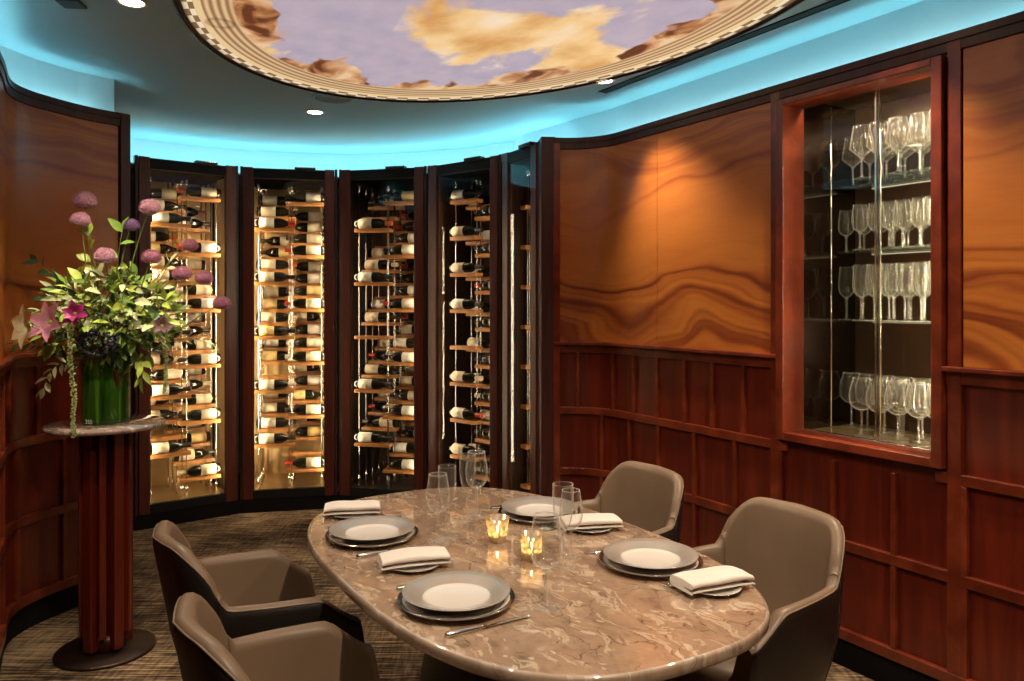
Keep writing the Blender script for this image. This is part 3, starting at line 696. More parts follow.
# stemware profiles (outer wall then inner wall)
def goblet(bowl, stem_h, foot_r, stem_r=.0043):
    """bowl = [(r, z)] from stem top up to the rim, thin double wall"""
    prof_foot = [(0, 0), (foot_r, 0), (foot_r, .0018), (foot_r*.5, .004), (stem_r*1.6, .010), (stem_r, .02), (stem_r, stem_h-.012), (stem_r*1.8, stem_h-.002), (0, stem_h+.001)]
    inner = [(max(0, r-.0011), z+.0012) for r, z in bowl]; inner[0] = (0, bowl[0][1]+.003); inner[-1] = (bowl[-1][0]-.0009, bowl[-1][1])
    return prof_foot, [(0, bowl[0][1])] + bowl[1:] + inner[::-1]
def smooth_prof(ps, n=5):
    return [tuple(v) for v in catmull(ps, n)]
def glass_obj(kind, n=24, s=1.0):
    if kind == 'red':       # large bowl wine glass, .235 tall
        bowl = smooth_prof([(0, .100), (.018, .104), (.035, .122), (.0415, .150), (.040, .180), (.0345, .212), (.0315, .235)]); f = goblet(bowl, .100, .036)
    elif kind == 'balloon':
        bowl = smooth_prof([(0, .115), (.025, .119), (.047, .142), (.0535, .172), (.050, .205), (.040, .240), (.036, .258)]); f = goblet(bowl, .115, .041)
    elif kind == 'tulip':
        bowl = smooth_prof([(0, .105), (.015, .109), (.030, .128), (.0360, .155), (.0345, .195), (.0295, .250)]); f = goblet(bowl, .105, .034)
    elif kind == 'small':
        bowl = smooth_prof([(0, .080), (.015, .084), (.030, .100), (.0345, .125), (.0325, .160), (.028, .200)]); f = goblet(bowl, .080, .033)
    elif kind == 'angular':
        bowl = smooth_prof([(0, .095), (.012, .099), (.046, .130), (.050, .138), (.046, .165), (.035, .235)]); f = goblet(bowl, .095, .038)
    else:                   # flute
        bowl = smooth_prof([(0, .105), (.010, .108), (.020, .128), (.0265, .165), (.0285, .205), (.0285, .250)]); f = goblet(bowl, .105, .033)
    k_ = len(f[1])-1; top_ = max(range(k_), key=lambda i: f[1][i][1])
    b = MB(); b.lathe(f[0], n, mats=[2, 3, 2, 2, 1, 1, 1, 1]); b.lathe(f[1], n, mats=[3 if abs(i-top_) <= 1 and f[1][i+1][1] > f[1][top_][1]-.0062 and f[1][i][1] > f[1][top_][1]-.0062 else 0 for i in range(k_)])
    return b
def to_world(x, y, z):
    return Matrix.Translation((nx0[0], nx0[1], Z_W0)) @ Matrix.Rotation(niche_rot, 4, 'Z') @ Vector((x, y, z))
rows = [('angular', 2, 'top', .088), ('small', 1, 'third', .066), ('tulip', 0, 'second', .069), ('balloon', -1, 'bottom', .088)]
for kind, zi, nm, pitch in rows:
    z = shelf_z[zi] + .0005 if zi >= 0 else z0-.0035
    src = None
    xs = [x0+.235+pitch*k for k in range(12) if x0+.235+pitch*k < x1+.12]
    for r in range(3 if kind != 'angular' else 3):
        for k, x in enumerate(xs + ([x0+.06, x0+.15] if r == 2 else [])):
            y = .20 + r*pitch*1.05; x_ = x + (pitch/2 if r % 2 else 0) + random.uniform(-.006, .006)
            p = to_world(x_, y + random.uniform(-.005, .005), z)
            lab = '%s wine glass, %s row, %s from left, %s shelf of display cabinet' % ({'angular': 'wide angular', 'small': 'short tulip', 'tulip': 'tall tulip', 'balloon': 'big balloon'}[kind], ['front', 'middle', 'back'][r], (['first', 'second', 'third', 'fourth', 'fifth', 'sixth', 'seventh', 'eighth', 'ninth', 'tenth', 'eleventh', 'twelfth'][k] if k < len(xs) else 'mirror-side'+(' outer' if k == len(xs) else ' inner')), nm)
            if src is None:
                src = glass_obj(kind, 20).build('wine_glass', [M['stemware'], M['stem'], M['foot'], M['rim']], loc=p); tag(src, lab, 'wine glass', 'stemware on the %s shelf of the display cabinet' % nm); o = src
            else:
                o = src.copy(); C.objects.link(o); o.location = p; o['label'] = lab
            o.rotation_euler.z = random.random()*6

# ------------------------------------------------------------------ dining table
TC = Vector((-.026, 2.502)); tang = 2.107; tdir = Vector((math.cos(tang), math.sin(tang))); ndir = Vector((tdir.y, -tdir.x))
TZ = .75
def tp(t, n, z=TZ): p = TC + tdir*t + ndir*n; return (p.x, p.y, z)
tab = empty('dining_table', (TC.x, TC.y, 0), tang, 'long rounded brown marble dining table on a dark base, set for four', 'table')
def superell(a, b_, e, n=96):
    out = []
    for i in range(n):
        w = 2*PI*i/n; c, s = math.cos(w), math.sin(w)
        out.append((a*math.copysign(abs(c)**(2/e), c), b_*math.copysign(abs(s)**(2/e), s)))
    return out
def slab(mb, a, b_, e, prof, mats, n=120):
    """prof: list of (inset, z) from the underside centre round the edge to the top"""
    vs = []; rows_ = []
    for ins, z in prof:
        rows_.append([len(vs)+i for i in range(n)])
        for x, y in superell(a-ins, b_-ins, e, n): vs.append((x, y, z))
    b0 = len(mb.v); mb.add(vs, [])
    for k in range(len(prof)-1):
        for i in range(n):
            j = (i+1) % n
            mb.f.append([b0+rows_[k][i], b0+rows_[k][j], b0+rows_[k+1][j], b0+rows_[k+1][i]]); mb.m.append(mats[k]); mb.uv.append(None); mb.sm.append(True)
    for row, mt, rev in ((rows_[0], mats[0], True), (rows_[-1], mats[-1], False)):
        mb.f.append([b0+i for i in (row[::-1] if rev else row)]); mb.m.append(mt); mb.uv.append(None); mb.sm.append(False)
b = MB(); slab(b, .885, .545, 2.75, [(.02, .716), (.004, .718), (.0, .724), (.0, .742), (.003, .748), (.008, .7499), (.012, .75)], [1, 1, 1, 1, 1, 0, 0])
b.build('tabletop', [M['marble'], M['marble_edge']], tab)
b = MB(); slab(b, .60, .30, 2.6, [(.12, .03), (.10, .035), (.14, .30), (.08, .60), (.0, .70), (.0, .716)], [0]*6); b.build('pedestal', M['black'], tab)
b = MB(); slab(b, .62, .34, 2.6, [(.01, .0), (.0, .004), (.0, .024), (.006, .030)], [0]*4); b.build('base_plate', M['bronze'], tab)

# table settings -------------------------------------------------------
def charger():
    b = MB(); R = .157
    b.lathe([(0, .004), (.085, .004), (.095, .0015), (.10, 0), (.104, .002), (R-.012, .0125), (R-.002, .0165), (R, .0185), (R-.003, .0195), (R-.014, .0165), (.108, .0080), (.100, .0062), (0, .0062)], 64,
            mats=[0]*6+[1,1,1,0,0,0]); return b
def plate():
    b = MB(); R = .144
    b.lathe([(0, .003), (.070, .003), (.074, 0), (.080, 0), (.084, .005), (.10, .013), (R-.004, .0265), (R, .0285), (R-.002, .0295), (.118, .0225), (.090, .0135), (.083, .0105), (.074, .0085), (0, .0085)], 64,
            mats=[0]*6+[1,1,1,1,0,0,0]); return b
PLACES = [('near left', -.325, -.335, 1), ('far left', .335, -.325, 1), ('near right', -.355, .312, -1), ('far right', .275, .315, -1)]
src_c = src_p = None
def napkin_mesh(seed):
    rnd = random.Random(seed)
    # cross-section (y, z) of a folded cloth: three thick layers rolled over at one side
    sec = []
    def arc_(cy, cz, ry, rz_, a0, a1, n=7): return [(cy+ry*math.cos(a0+(a1-a0)*i/n), cz+rz_*math.sin(a0+(a1-a0)*i/n)) for i in range(n+1)]
    outer = [(-.052, .002)] + [(.035, .0)] + arc_(.040, .0165, .014, .0165, -PI/2, PI/2) + [(.0, .036), (-.035, .033)] + arc_(-.042, .025, .010, .0085, PI/2, 3*PI/2, 6)
    inner = [(-.030, .0150), (.020, .0165)] + arc_(.024, .0145, .005, .003, PI/2, -PI/2, 4) + [(-.02, .0105), (-.054, .0085)]
    sec = outer + inner
    b = MB(); n = 14; Ln = .105; vs = []
    for i in range(n+1):
        t = -1 + 2*i/n; k = 1 - .18*abs(t)**6
        for (y, z) in sec:
            vs.append((t*Ln*(1-.03*(z/.036)) + rnd.uniform(-.0006, .0006), y*(.985+.02*math.sin(3*t+seed)) + .004*math.sin(2.2*t+seed), z*k*(1+.05*math.sin(4*t+seed*2)) + .0002))
    m_ = len(sec); fs = []
    for i in range(n):
        for j in range(m_): fs.append((i*m_+j, (i+1)*m_+j, (i+1)*m_+(j+1) % m_, i*m_+(j+1) % m_))
    b.add(vs, fs); b.f.append([j for j in range(m_)][::-1]); b.m.append(0); b.uv.append(None); b.sm.append(False)
    b.f.append([n*m_+j for j in range(m_)]); b.m.append(0); b.uv.append(None); b.sm.append(False)
    return b
def bread():
    b = MB(); R = .082
    b.lathe([(0, .003), (.045, .003), (.048, 0), (.054, .001), (R-.003, .0100), (R, .0120), (R-.003, .0125), (.056, .0055), (.048, .0045), (0, .0045)], 48, mats=[0]*4+[1,1,0,0,0]); return b
def knife():
    root = []
    h = MB(); h.tube([(-.118, 0, .005), (-.112, 0, .006), (-.07, 0, .0055), (-.02, 0, .005), (-.008, 0, .005)], [.0055, .0078, .0072, .0052, .0046], 10)
    bl = MB(); sec = [(-.008, .0045), (.03, .0085), (.07, .0095), (.10, .0075), (.118, .001)]
    vs = []
    for x, w in sec:
        vs += [(x, -.0045, .0035), (x, -.0045+w*1.9, .0022), (x, -.0045+w*1.9, .0030), (x, -.0045, .0058)]
    fs = [(i*4+j, (i+1)*4+j, (i+1)*4+(j+1) % 4, i*4+(j+1) % 4) for i in range(4) for j in range(4)] + [(3,2,1,0), (16,17,18,19)]
    bl.add(vs, fs); return h, bl
def fork():
    b = MB(); vs = []
    sec = [(-.10, .0058, .0035), (-.095, .0075, .0040), (-.05, .0060, .0055), (0, .0036, .0085), (.035, .0036, .0075), (.045, .0095, .0050), (.058, .0125, .0035)]
    for x, w, z in sec: vs += [(x, -w, z), (x, w, z), (x, w*.8, z+.003), (x, -w*.8, z+.003)]
    k = len(sec); b.add(vs, [(i*4+j, (i+1)*4+j, (i+1)*4+(j+1) % 4, i*4+(j+1) % 4) for i in range(k-1) for j in range(4)] + [(3,2,1,0), tuple((k-1)*4+j for j in range(4))])
    tn = MB()
    for i in range(4):
        y = -.0105+.007*i; tn.tube([(.056, y, .0050), (.075, y, .0045), (.095, y*.95, .0070), (.103, y*.95, .0095)], [.0021, .0020, .0016, .0006], 6)
    return b, tn
kn0 = fk0 = None
fac = math.atan2(ndir.y, ndir.x)
for idx, (nm, t, n, sgn) in enumerate(PLACES):
    if src_c is None:
        src_c = charger().build('charger_plate', [M['china'], M['plat']], loc=tp(t, n, TZ+.0005)); c_ = src_c
        src_p = plate().build('dinner_plate', [M['china'], M['pearl']], loc=tp(t, n, TZ+.0075)); p_ = src_p
    else:
        c_ = src_c.copy(); C.objects.link(c_); c_.location = tp(t, n, TZ+.0005); p_ = src_p.copy(); C.objects.link(p_); p_.location = tp(t, n, TZ+.0075)
    tag(c_, 'silver-rimmed charger plate under the dinner plate at the %s place setting' % nm, 'plate', 'charger plates on the marble table')
    tag(p_, 'grey-rimmed dinner plate with white centre at the %s place setting' % nm, 'plate', 'dinner plates on the marble table')
    rz = fac if sgn > 0 else fac + PI        # local x points to the table's middle
    kt = t - sgn*.178; kn_pos = tp(kt, n+sgn*(-.0)+(-.0), TZ+.0002)
    ft = t + sgn*.172
    if kn0 is None:
        kn0 = empty('table_knife', kn_pos, rz, 'x', 'knife', 'knives on the marble table'); h, bl = knife(); h.build('handle', M['silver'], kn0); bl.build('blade', M['silver'], kn0); kk = kn0
        fk0 = empty('table_fork', tp(ft, n, TZ+.0002), rz, 'x', 'fork', 'forks on the marble table'); h, tn = fork(); h.build('handle', M['silver'], fk0); tn.build('tines', M['silver'], fk0); ff = fk0
    else:
        kk = dup(kn0, kn_pos, rz); ff = dup(fk0, tp(ft, n, TZ+.0002), rz)
    kk['label'] = 'silver table knife lying beside the plates at the %s place setting' % nm
    ff['label'] = 'silver table fork lying between plate and napkin at the %s place setting' % nm
NAPS = [('near left', -.005, -.318), ('far left', .638, -.290), ('near right', -.600, .325), ('far right', .035, .372)]
# direction each napkin lies along (seen in the photo they run nearly across the picture)
NAR = [.30, .18, .42, .22]
src_b = None
for k, (nm, t, n) in enumerate(NAPS):
    q = tp(t, n, TZ+.0005)
    if src_b is None: src_b = bread().build('bread_plate', [M['china'], M['plat']], loc=q); bb = src_b
    else: bb = src_b.copy(); C.objects.link(bb); bb.location = q
    tag(bb, 'small bread plate under the folded napkin at the %s place setting' % nm, 'plate', 'bread plates on the marble table')
    nk = napkin_mesh(k+1).build('folded_napkin', M['napkin'], loc=(q[0], q[1], TZ+.0125), rz=NAR[k], sub=1)
    tag(nk, 'cream folded linen napkin on bread plate at the %s place setting' % nm, 'napkin', 'folded napkins on the marble table')

def on_table(px, py, z=TZ): d = (H-z)*F/(py-HOR); return ((px-512)/F*d, d, z+.0004)
GL = [('red', 438, 541, .96, 'wine glass standing in front of flute, left of the candles', 'wine glass'),
      ('flute', 447, 537, .97, 'slim champagne flute standing behind wine glass, left of the candles', 'flute'),
      ('red', 476.5, 515, 1.02, 'large wine glass at far end of table in front of fourth cabinet', 'wine glass'),
      ('flute', 467.5, 518, .95, 'champagne flute beside large wine glass at far end of table', 'flute'),
      ('flute', 563, 566, 1.0, 'tall champagne flute between the two right-hand place settings', 'flute'),
      ('red', 571, 557, .90, 'wine glass just behind tall flute between right-hand place settings', 'wine glass'),
      ('red', 546, 608, 1.04, 'wine glass nearest the viewer, in middle of marble table', 'wine glass')]
for kind, px, py, sc, lab, cat in GL:
    g_ = glass_obj('red' if kind == 'red' else 'flute', 40).build('wine_glass' if kind == 'red' else 'champagne_flute', [M['stemware'], M['stem'], M['foot'], M['rim']], loc=on_table(px, py))
    g_.scale = (sc*(1.12 if kind == 'flute' else 1), sc*(1.12 if kind == 'flute' else 1), sc); tag(g_, lab, cat, 'stemware on the marble table')
# candle votives
M['votive'] = None
def votive_mat():
    m, nt, out = mat('mercury_glass'); b = N(nt, 'ShaderNodeBsdfPrincipled'); t = N(nt, 'ShaderNodeBsdfTranslucent'); t.inputs[0].default_value = (1, .78, .42, 1)
    co_ = N(nt, 'ShaderNodeTexCoord').outputs['Object']; v = N(nt, 'ShaderNodeTexNoise'); v.inputs['Scale'].default_value = 90; v.inputs['Detail'].default_value = 3; L(nt, co_, v.inputs['Vector'])
    r = ramp(nt, [(.42, (.75,.58,.34)), (.58, (.98,.90,.70))]); L(nt, v.outputs[0], r.inputs[0]); L(nt, r.outputs[0], b.inputs['Base Color']); b.inputs['Metallic'].default_value = .8; b.inputs['Roughness'].default_value = .15
    tr = N(nt, 'ShaderNodeBsdfTransparent'); m1 = N(nt, 'ShaderNodeMixShader'); m1.inputs[0].default_value = .45; L(nt, t.outputs[0], m1.inputs[1]); L(nt, tr.outputs[0], m1.inputs[2])
    rr_ = ramp(nt, [(.45, (.25,)*3), (.6, (.75,)*3)]); L(nt, v.outputs[0], rr_.inputs[0])
    mx = N(nt, 'ShaderNodeMixShader'); L(nt, rr_.outputs[0], mx.inputs[0]); L(nt, b.outputs[0], mx.inputs[2]); L(nt, m1.outputs[0], mx.inputs[1]); L(nt, mx.outputs[0], out.inputs[0]); return m
M['votive'] = votive_mat(); M['wax'] = pbsdf('candle_wax', (.85,.70,.45), .5, noise=(20, .9))
for px, py, sc, lab in ((497.5, 541.5, 1.0, 'flared mercury-glass candle holder, farther of the two lit votives'), (531.5, 559, .86, 'straight mercury-glass candle holder, nearer of the two lit votives')):
    q = on_table(px, py); vt = empty('candle_holder', q, 0, lab, 'candle', 'lit votive candles on the marble table')
    top, bot = (.041, .027) if sc == 1.0 else (.035, .030)
    hh = .082 if sc == 1 else .080
    b = MB(); b.lathe([(0, 0), (bot, 0), (bot+.001, .003), (top, hh), (top-.002, hh), (bot-.001, .006), (0, .005)], 36); b.build('glass_cup', M['votive'], vt)
    b = MB(); b.lathe([(0, .0065), (bot-.003, .0065), (bot-.002, .026), (0, .025)], 24); b.build('wax', M['wax'], vt)
    b = MB(); b.lathe([(0, .029), (.0022, .032), (.0036, .038), (.0026, .046), (0, .056)], 12); b.build('flame', M['flame'], vt)
    b = MB(); b.tube([(0, 0, .024), (.0005, 0, .031)], .0008, 6); b.build('wick', M['black'], vt)

# ------------------------------------------------------------------ chairs
def chair_proto():
    """front of the chair is +x, origin on the floor below the seat's middle"""
    # plan line of the shell: arm front (right) -> back -> arm front (left)
    def plan(u):                  # u -1..1 ; returns (x, y)
        a = abs(u); s = 1 if u > 0 else -1
        pts_ = [(-.256, 0), (-.254, .10), (-.238, .188), (-.188, .238), (-.10, .264), (.01, .277), (.12, .282), (.222, .274)]
        f = a*(len(pts_)-1); i = min(int(f), len(pts_)-2); t = f-i
        P = [pts_[0] if i == 0 else pts_[i-1], pts_[i], pts_[i+1], pts_[min(i+2, len(pts_)-1)]]
        if i == 0: P[0] = (pts_[1][0], -pts_[1][1])
        r = []
        for k in (0, 1):
            p0, p1, p2, p3 = (q[k] for q in P)
            r.append(.5*(2*p1 + (p2-p0)*t + (2*p0-5*p1+4*p2-p3)*t*t + (3*p1-p0-3*p2+p3)*t**3))
        return r[0], s*r[1]
    def raw(a):
        a = abs(a); y = abs(plan(min(1, a))[1])
        t = min(1, max(0, (y-.125)/(.246-.125))) if a < .62 else 1
        return .674 + .176*(1-t**2.3)**(1/2.3)
    def rim(u):
        a = abs(u); n_ = 9
        z = sum(raw(a + (i-4)*.008) for i in range(n_))/n_
        q = min(max((a-.82)/.18, 0), 1)
        return z - .02*max(0, a-.5)/.5 - .085*q*q*(3-2*q)
    ZB = .33; TH = .042
    def sm_(x): x = min(max(x, 0), 1); return x*x*(3-2*x)
    def section(u):
        """closed ring of points round the shell wall at u: outer bottom -> rim -> inner bottom"""
        x, y = plan(u); e = .004; x2, y2 = plan(min(1, u+e)); x1, y1 = plan(max(-1, u-e))
        t = Vector((x2-x1, y2-y1)).normalized(); nrm = Vector((t.y, -t.x)) * (-1)      # inward
        if nrm.dot(Vector((-x+.05, -y))) < 0: nrm = -nrm
        zr = rim(u); a = abs(u)
        lean = lambda z: Vector((-1, 0))*max(0, z-.45)*.19*max(0, 1-a/.6) + Vector((0, 1 if y > 0 else -1))*(z-.45)*.04*min(1, a*2.2)
        taper = lambda z: 1 - .16*max(0, (.5-z)/.2)**1.2
        th = TH*(1 + .25*max(0, 1-a*2) + .45*sm_((a-.6)/.4))
        zm, zn = min(.42, zr-.17), min(.52, zr-.11)
        prof = [(0, ZB), (0, zm), (0, zn), (0, zr-.09), (.001, zr-.03), (.006, zr-.010), (.35*th, zr-.001), (.62*th, zr-.001), (.93*th, zr-.010), (th, zr-.03), (th*1.08, zr-.09), (th*1.25, zn), (th*1.2, zm), (th, ZB)]
        out = []
        for o_, z in prof:
            p = Vector((x, y)); fr_ = .04*max(0, (.62-z)/.2)*max(0, (a-.8)/.2)     # arm fronts slope forward to the seat
            p = Vector((p.x*taper(z), p.y*taper(z))) + nrm*o_ + lean(z) + Vector((fr_, 0))
            out.append((p.x, p.y, z))
        return out
    def loft(u0, u1, n, k0=0, k1=14, m=0, off=0):
        b = MB(); rings = [section(u0+(u1-u0)*i/n)[k0:k1] for i in range(n+1)]; K_ = k1-k0
        vs = [p for r in rings for p in r]; fs = []
        for i in range(n):
            for j in range(K_-1): fs.append((i*K_+j, (i+1)*K_+j, (i+1)*K_+j+1, i*K_+j+1))
            fs.append((i*K_+K_-1, (i+1)*K_+K_-1, (i+1)*K_, i*K_))
        b.add(vs, fs); b.f += [[j for j in range(K_)][::-1], [n*K_+j for j in range(K_)]]; b.m += [0, 0]; b.uv += [None]*2; b.sm += [False]*2
        # outside faces take the dark leather
        for fi in range(len(b.f)-2):
            j = fi % K_
            if j in (0, 1, 2, 3, 4) or j == K_-1: b.m[fi] = 1
        return b
    root = empty('tub_chair', (0, 0, 0), 0, 'x', 'chair', 'tub dining chairs around the table')
    mm = [M['leather'], M['leather_dark']]
    loft(-.46, .46, 48).build('backrest', mm, root)
    loft(.462, 1, 16).build('armrest', mm, root); loft(-1, -.462, 16).build('armrest', mm, root)
    # piping along the outer rim and the seam between back and arms
    b = MB(); pts_ = [section(-1+2*i/90)[5] for i in range(91)]; b.tube(pts_, .0028, 6); b.build('piping', M['stitch'], root)
    # seat cushion
    b = MB(); n = 40; rings = []
    for k, (sc, z) in enumerate([(.90, .36), (.97, .37), (1.0, .40), (1.0, .43), (.97, .455), (.90, .468), (.70, .474), (.35, .476)]):
        ring = []
        for i in range(n):
            w = 2*PI*i/n; c, s_ = math.cos(w), math.sin(w); x = .03+.245*math.copysign(abs(c)**.62, c)*sc; y = .222*math.copysign(abs(s_)**.62, s_)*sc
            ring.append((x, y, z))
        rings.append(ring)
    vs = [p for r in rings for p in r]; fs = [(k*n+i, k*n+(i+1) % n, (k+1)*n+(i+1) % n, (k+1)*n+i) for k in range(7) for i in range(n)] + [tuple(range(n))[::-1], tuple(7*n+i for i in range(n))]
    b.add(vs, fs); b.build('seat', M['leather'], root)
    # under-shell
    b = MB(); n = 40; vs = []
    for sc, z in ((.75, .285), (.95, .30), (1.0, .335), (1.0, .37)):
        for i in range(n):
            w = 2*PI*i/n; c, s_ = math.cos(w), math.sin(w); vs.append((.01+.235*math.copysign(abs(c)**.7, c)*sc, .225*math.copysign(abs(s_)**.7, s_)*sc, z))
    b.add(vs, [(k*n+i, k*n+(i+1) % n, (k+1)*n+(i+1) % n, (k+1)*n+i) for k in range(3) for i in range(n)] + [tuple(range(n))[::-1]]); b.build('seat_shell', M['leather_dark'], root)
    for sx in (-1, 1):
        for sy in (-1, 1):
            b = MB(); b.tube([(sx*.15, sy*.15, .30), (sx*.195, sy*.19, .0)], [.019, .011], 12); b.build('leg', M['mahogany_dark'], root)
    return root
ch0 = chair_proto()
def put_chair(t, n, rz, label, first=False):
    p = tp(t, n, 0)
    if first: ch0.location = p; ch0.rotation_euler.z = rz; ch0['label'] = label; return ch0
    return dup(ch0, p, rz, label)
put_chair(-.310, -.705, fac, 'taupe leather tub chair nearest the viewer on the left side of table', True)
put_chair(.405, -.675, fac+.02, 'taupe leather tub chair on left side of table, nearer the pedestal and wine cabinets')
put_chair(-.375, .665, fac+PI, 'taupe leather tub chair on right side of table, below the display niche')
put_chair(.365, .67, fac+PI, 'taupe leather tub chair on far right side of table, by the wainscot')

# ------------------------------------------------------------------ pedestal and flowers
PX, PY = -1.814, 3.44
ped = empty('flower_pedestal', (PX, PY, 0), 0, 'tall pedestal of mahogany fins with round marble top holding the vase', 'pedestal table')
b = MB(); b.lathe([(0, .992), (.225, .992), (.240, .995), (.246, 1.003), (.245, 1.011), (.238, 1.017), (0, 1.018)], 64); b.build('marble_top', M['marble_small'], ped)
b = MB(); b.lathe([(0, 0), (.205, 0), (.206, .008), (.200, .014), (0, .016)], 56); b.build('base_plate', M['bronze'], ped)
b = MB(); b.lathe([(.055, .016), (.055, .992)], 24); b.build('core', M['black'], ped)
b = MB(); b.lathe([(0, .016), (.075, .016), (.078, .06), (.070, .085), (0, .085)], 32); b.build('bottom_collar', M['mahogany_dark'], ped)
for k in range(10):
    a = 2*PI*k/10 + .05; w_ = .022 if k % 2 else .014
    b = MB(); b.box(.045, .108, -w_, w_, .03 if k % 2 else .086, .9915, M=Matrix.Rotation(a, 4, 'Z')); b.build('fin', M['mahogany'], ped, bevel=.004)
VZ = 1.0185
def BQ(px, py, dy=0.0): d = PY+dy; return Vector(((px-512)/F*d, d, H-(py-HOR)*d/F))
vx = -1.813
vase = empty('glass_vase', (vx, PY, VZ), 0, 'green cylindrical glass vase full of flowers on the marble pedestal', 'vase')
b = MB(); b.lathe([(0, 0), (.090, 0), (.095, .004), (.096, .02), (.096, .30), (.0945, .304), (.091, .300), (.090, .014), (0, .012)], 56); b.build('vase_body', M['vase'], vase)
b = MB(); b.tube([(.072, -.068, .235), (.080, -.062, .195), (.085, -.057, .155)], [.004, .009, .002], 8); b.build('dark_petal', pbsdf('dark_red_petal', (.10,.006,.012), .4, noise=(30,.6)), vase)
fc = bpy.data.curves.new('base_mark', 'FONT'); fc.body = '355'; fc.size = .026; fc.align_x = 'CENTER'; fc.extrude = .0004
fc.materials.append(M['trim_white']); tmp_ = bpy.data.objects.new('base_mark_outline', fc); C.objects.link(tmp_)
dg = bpy.context.evaluated_depsgraph_get(); me_ = bpy.data.meshes.new_from_object(tmp_.evaluated_get(dg)); bpy.data.objects.remove(tmp_)
fo_ = bpy.data.objects.new('base_mark', me_); C.objects.link(fo_); fo_.parent = vase
fo_.location = (-.0255, -.0955, .006); fo_.rotation_euler = (PI/2, 0, -math.radians(15)); fo_['label'] = 'small white digits at foot of the vase'
def leaf_mat(name, col, dark=.55):
    m = pbsdf(name, col, .42, spec=.4, noise=(14, dark)); return m
LM = {'lime': leaf_mat('lime_leaf', (.42,.55,.09)), 'green': leaf_mat('mid_green_leaf', (.20,.34,.06)), 'dark': leaf_mat('dark_green_leaf', (.045,.10,.035)), 'pale': leaf_mat('pale_sage_leaf', (.55,.60,.33), .75), 'stem': leaf_mat('green_stem', (.16,.20,.05))}
def leaf(mb, p, d, L_, W, up=None, m=0, curl=.25, rnd=random):
    d = Vector(d).normalized(); up = Vector(up) if up else Vector((rnd.uniform(-.5,.5), rnd.uniform(-1,-.1), rnd.uniform(.1,1)))
    s = d.cross(up)
    if s.length < 1e-3: s = Vector((1,0,0))
    s.normalize(); u = s.cross(d).normalized()
    sec = [(0, .04), (.18, .55), (.42, 1.0), (.68, .8), (.88, .35), (1, .02)]; vs = []
    for t, w in sec:
        c = p + d*(L_*t) - u*(curl*L_*t*t)
        vs += [c - s*W*w*.5 + u*W*w*.14, c - u*.0006, c + s*W*w*.5 + u*W*w*.14]
    fs = []
    for i in range(5):
        for j in range(2): fs.append((i*3+j, (i+1)*3+j, (i+1)*3+j+1, i*3+j+1))
    mb.add(vs, fs, m)
def bez(a, c, b_, n=8): return [a.lerp(c, i/n).lerp(c.lerp(b_, i/n), i/n) for i in range(n+1)]
MOUTH = Vector((vx, PY, VZ+.29))
def branch(name, tip, ctrl, nl, LL, WW, leafm, label, cat='leafy branch', rad=.0025, start=None, two=True, droop=0, seed=0):
    rnd = random.Random(seed); s0 = Vector(start) if start else MOUTH + Vector((rnd.uniform(-.05,.05), rnd.uniform(-.05,.03), -.15))
    pts_ = bez(s0, Vector(ctrl), Vector(tip), 12)
    root = empty(name, s0, 0, label, cat, 'cut stems in the green vase'); o_ = -s0
    b = MB(); b.tube([p+o_ for p in pts_], [rad*(1.2-.8*i/12) for i in range(13)], 6); b.build('stem', LM['stem'], root)
    b = MB()
    for k in range(nl):
        f = .35 + .65*k/(nl-1) if nl > 1 else 1; i = min(11, int(f*12)); p = pts_[i].lerp(pts_[i+1], f*12-i)
        t = (pts_[i+1]-pts_[i]).normalized(); sd = 1 if k % 2 else -1
        side = Vector((t.z, -.35*sd, -t.x)).normalized()*sd
        d = (t*.7 + side*(.85) + Vector((rnd.uniform(-.3,.3), rnd.uniform(-.5,.1), rnd.uniform(-.3,.3)-droop)))
        leaf(b, p+o_, d, LL*rnd.uniform(.7,1.1), WW*rnd.uniform(.8,1.15), rnd=rnd)
    leaf(b, pts_[-1]+o_, pts_[-1]-pts_[-2], LL, WW, rnd=rnd)
    b.build('leaves', leafm, root); return root
M_pink = pbsdf('pink_allium', (.68,.34,.46), .65, noise=(90, .45), sheen=.3)
M_purple = pbsdf('purple_allium', (.26,.13,.32), .65, noise=(70, .6), sheen=.3)
M_mauve = pbsdf('mauve_allium', (.52,.18,.30), .65, noise=(90, .45), sheen=.3)
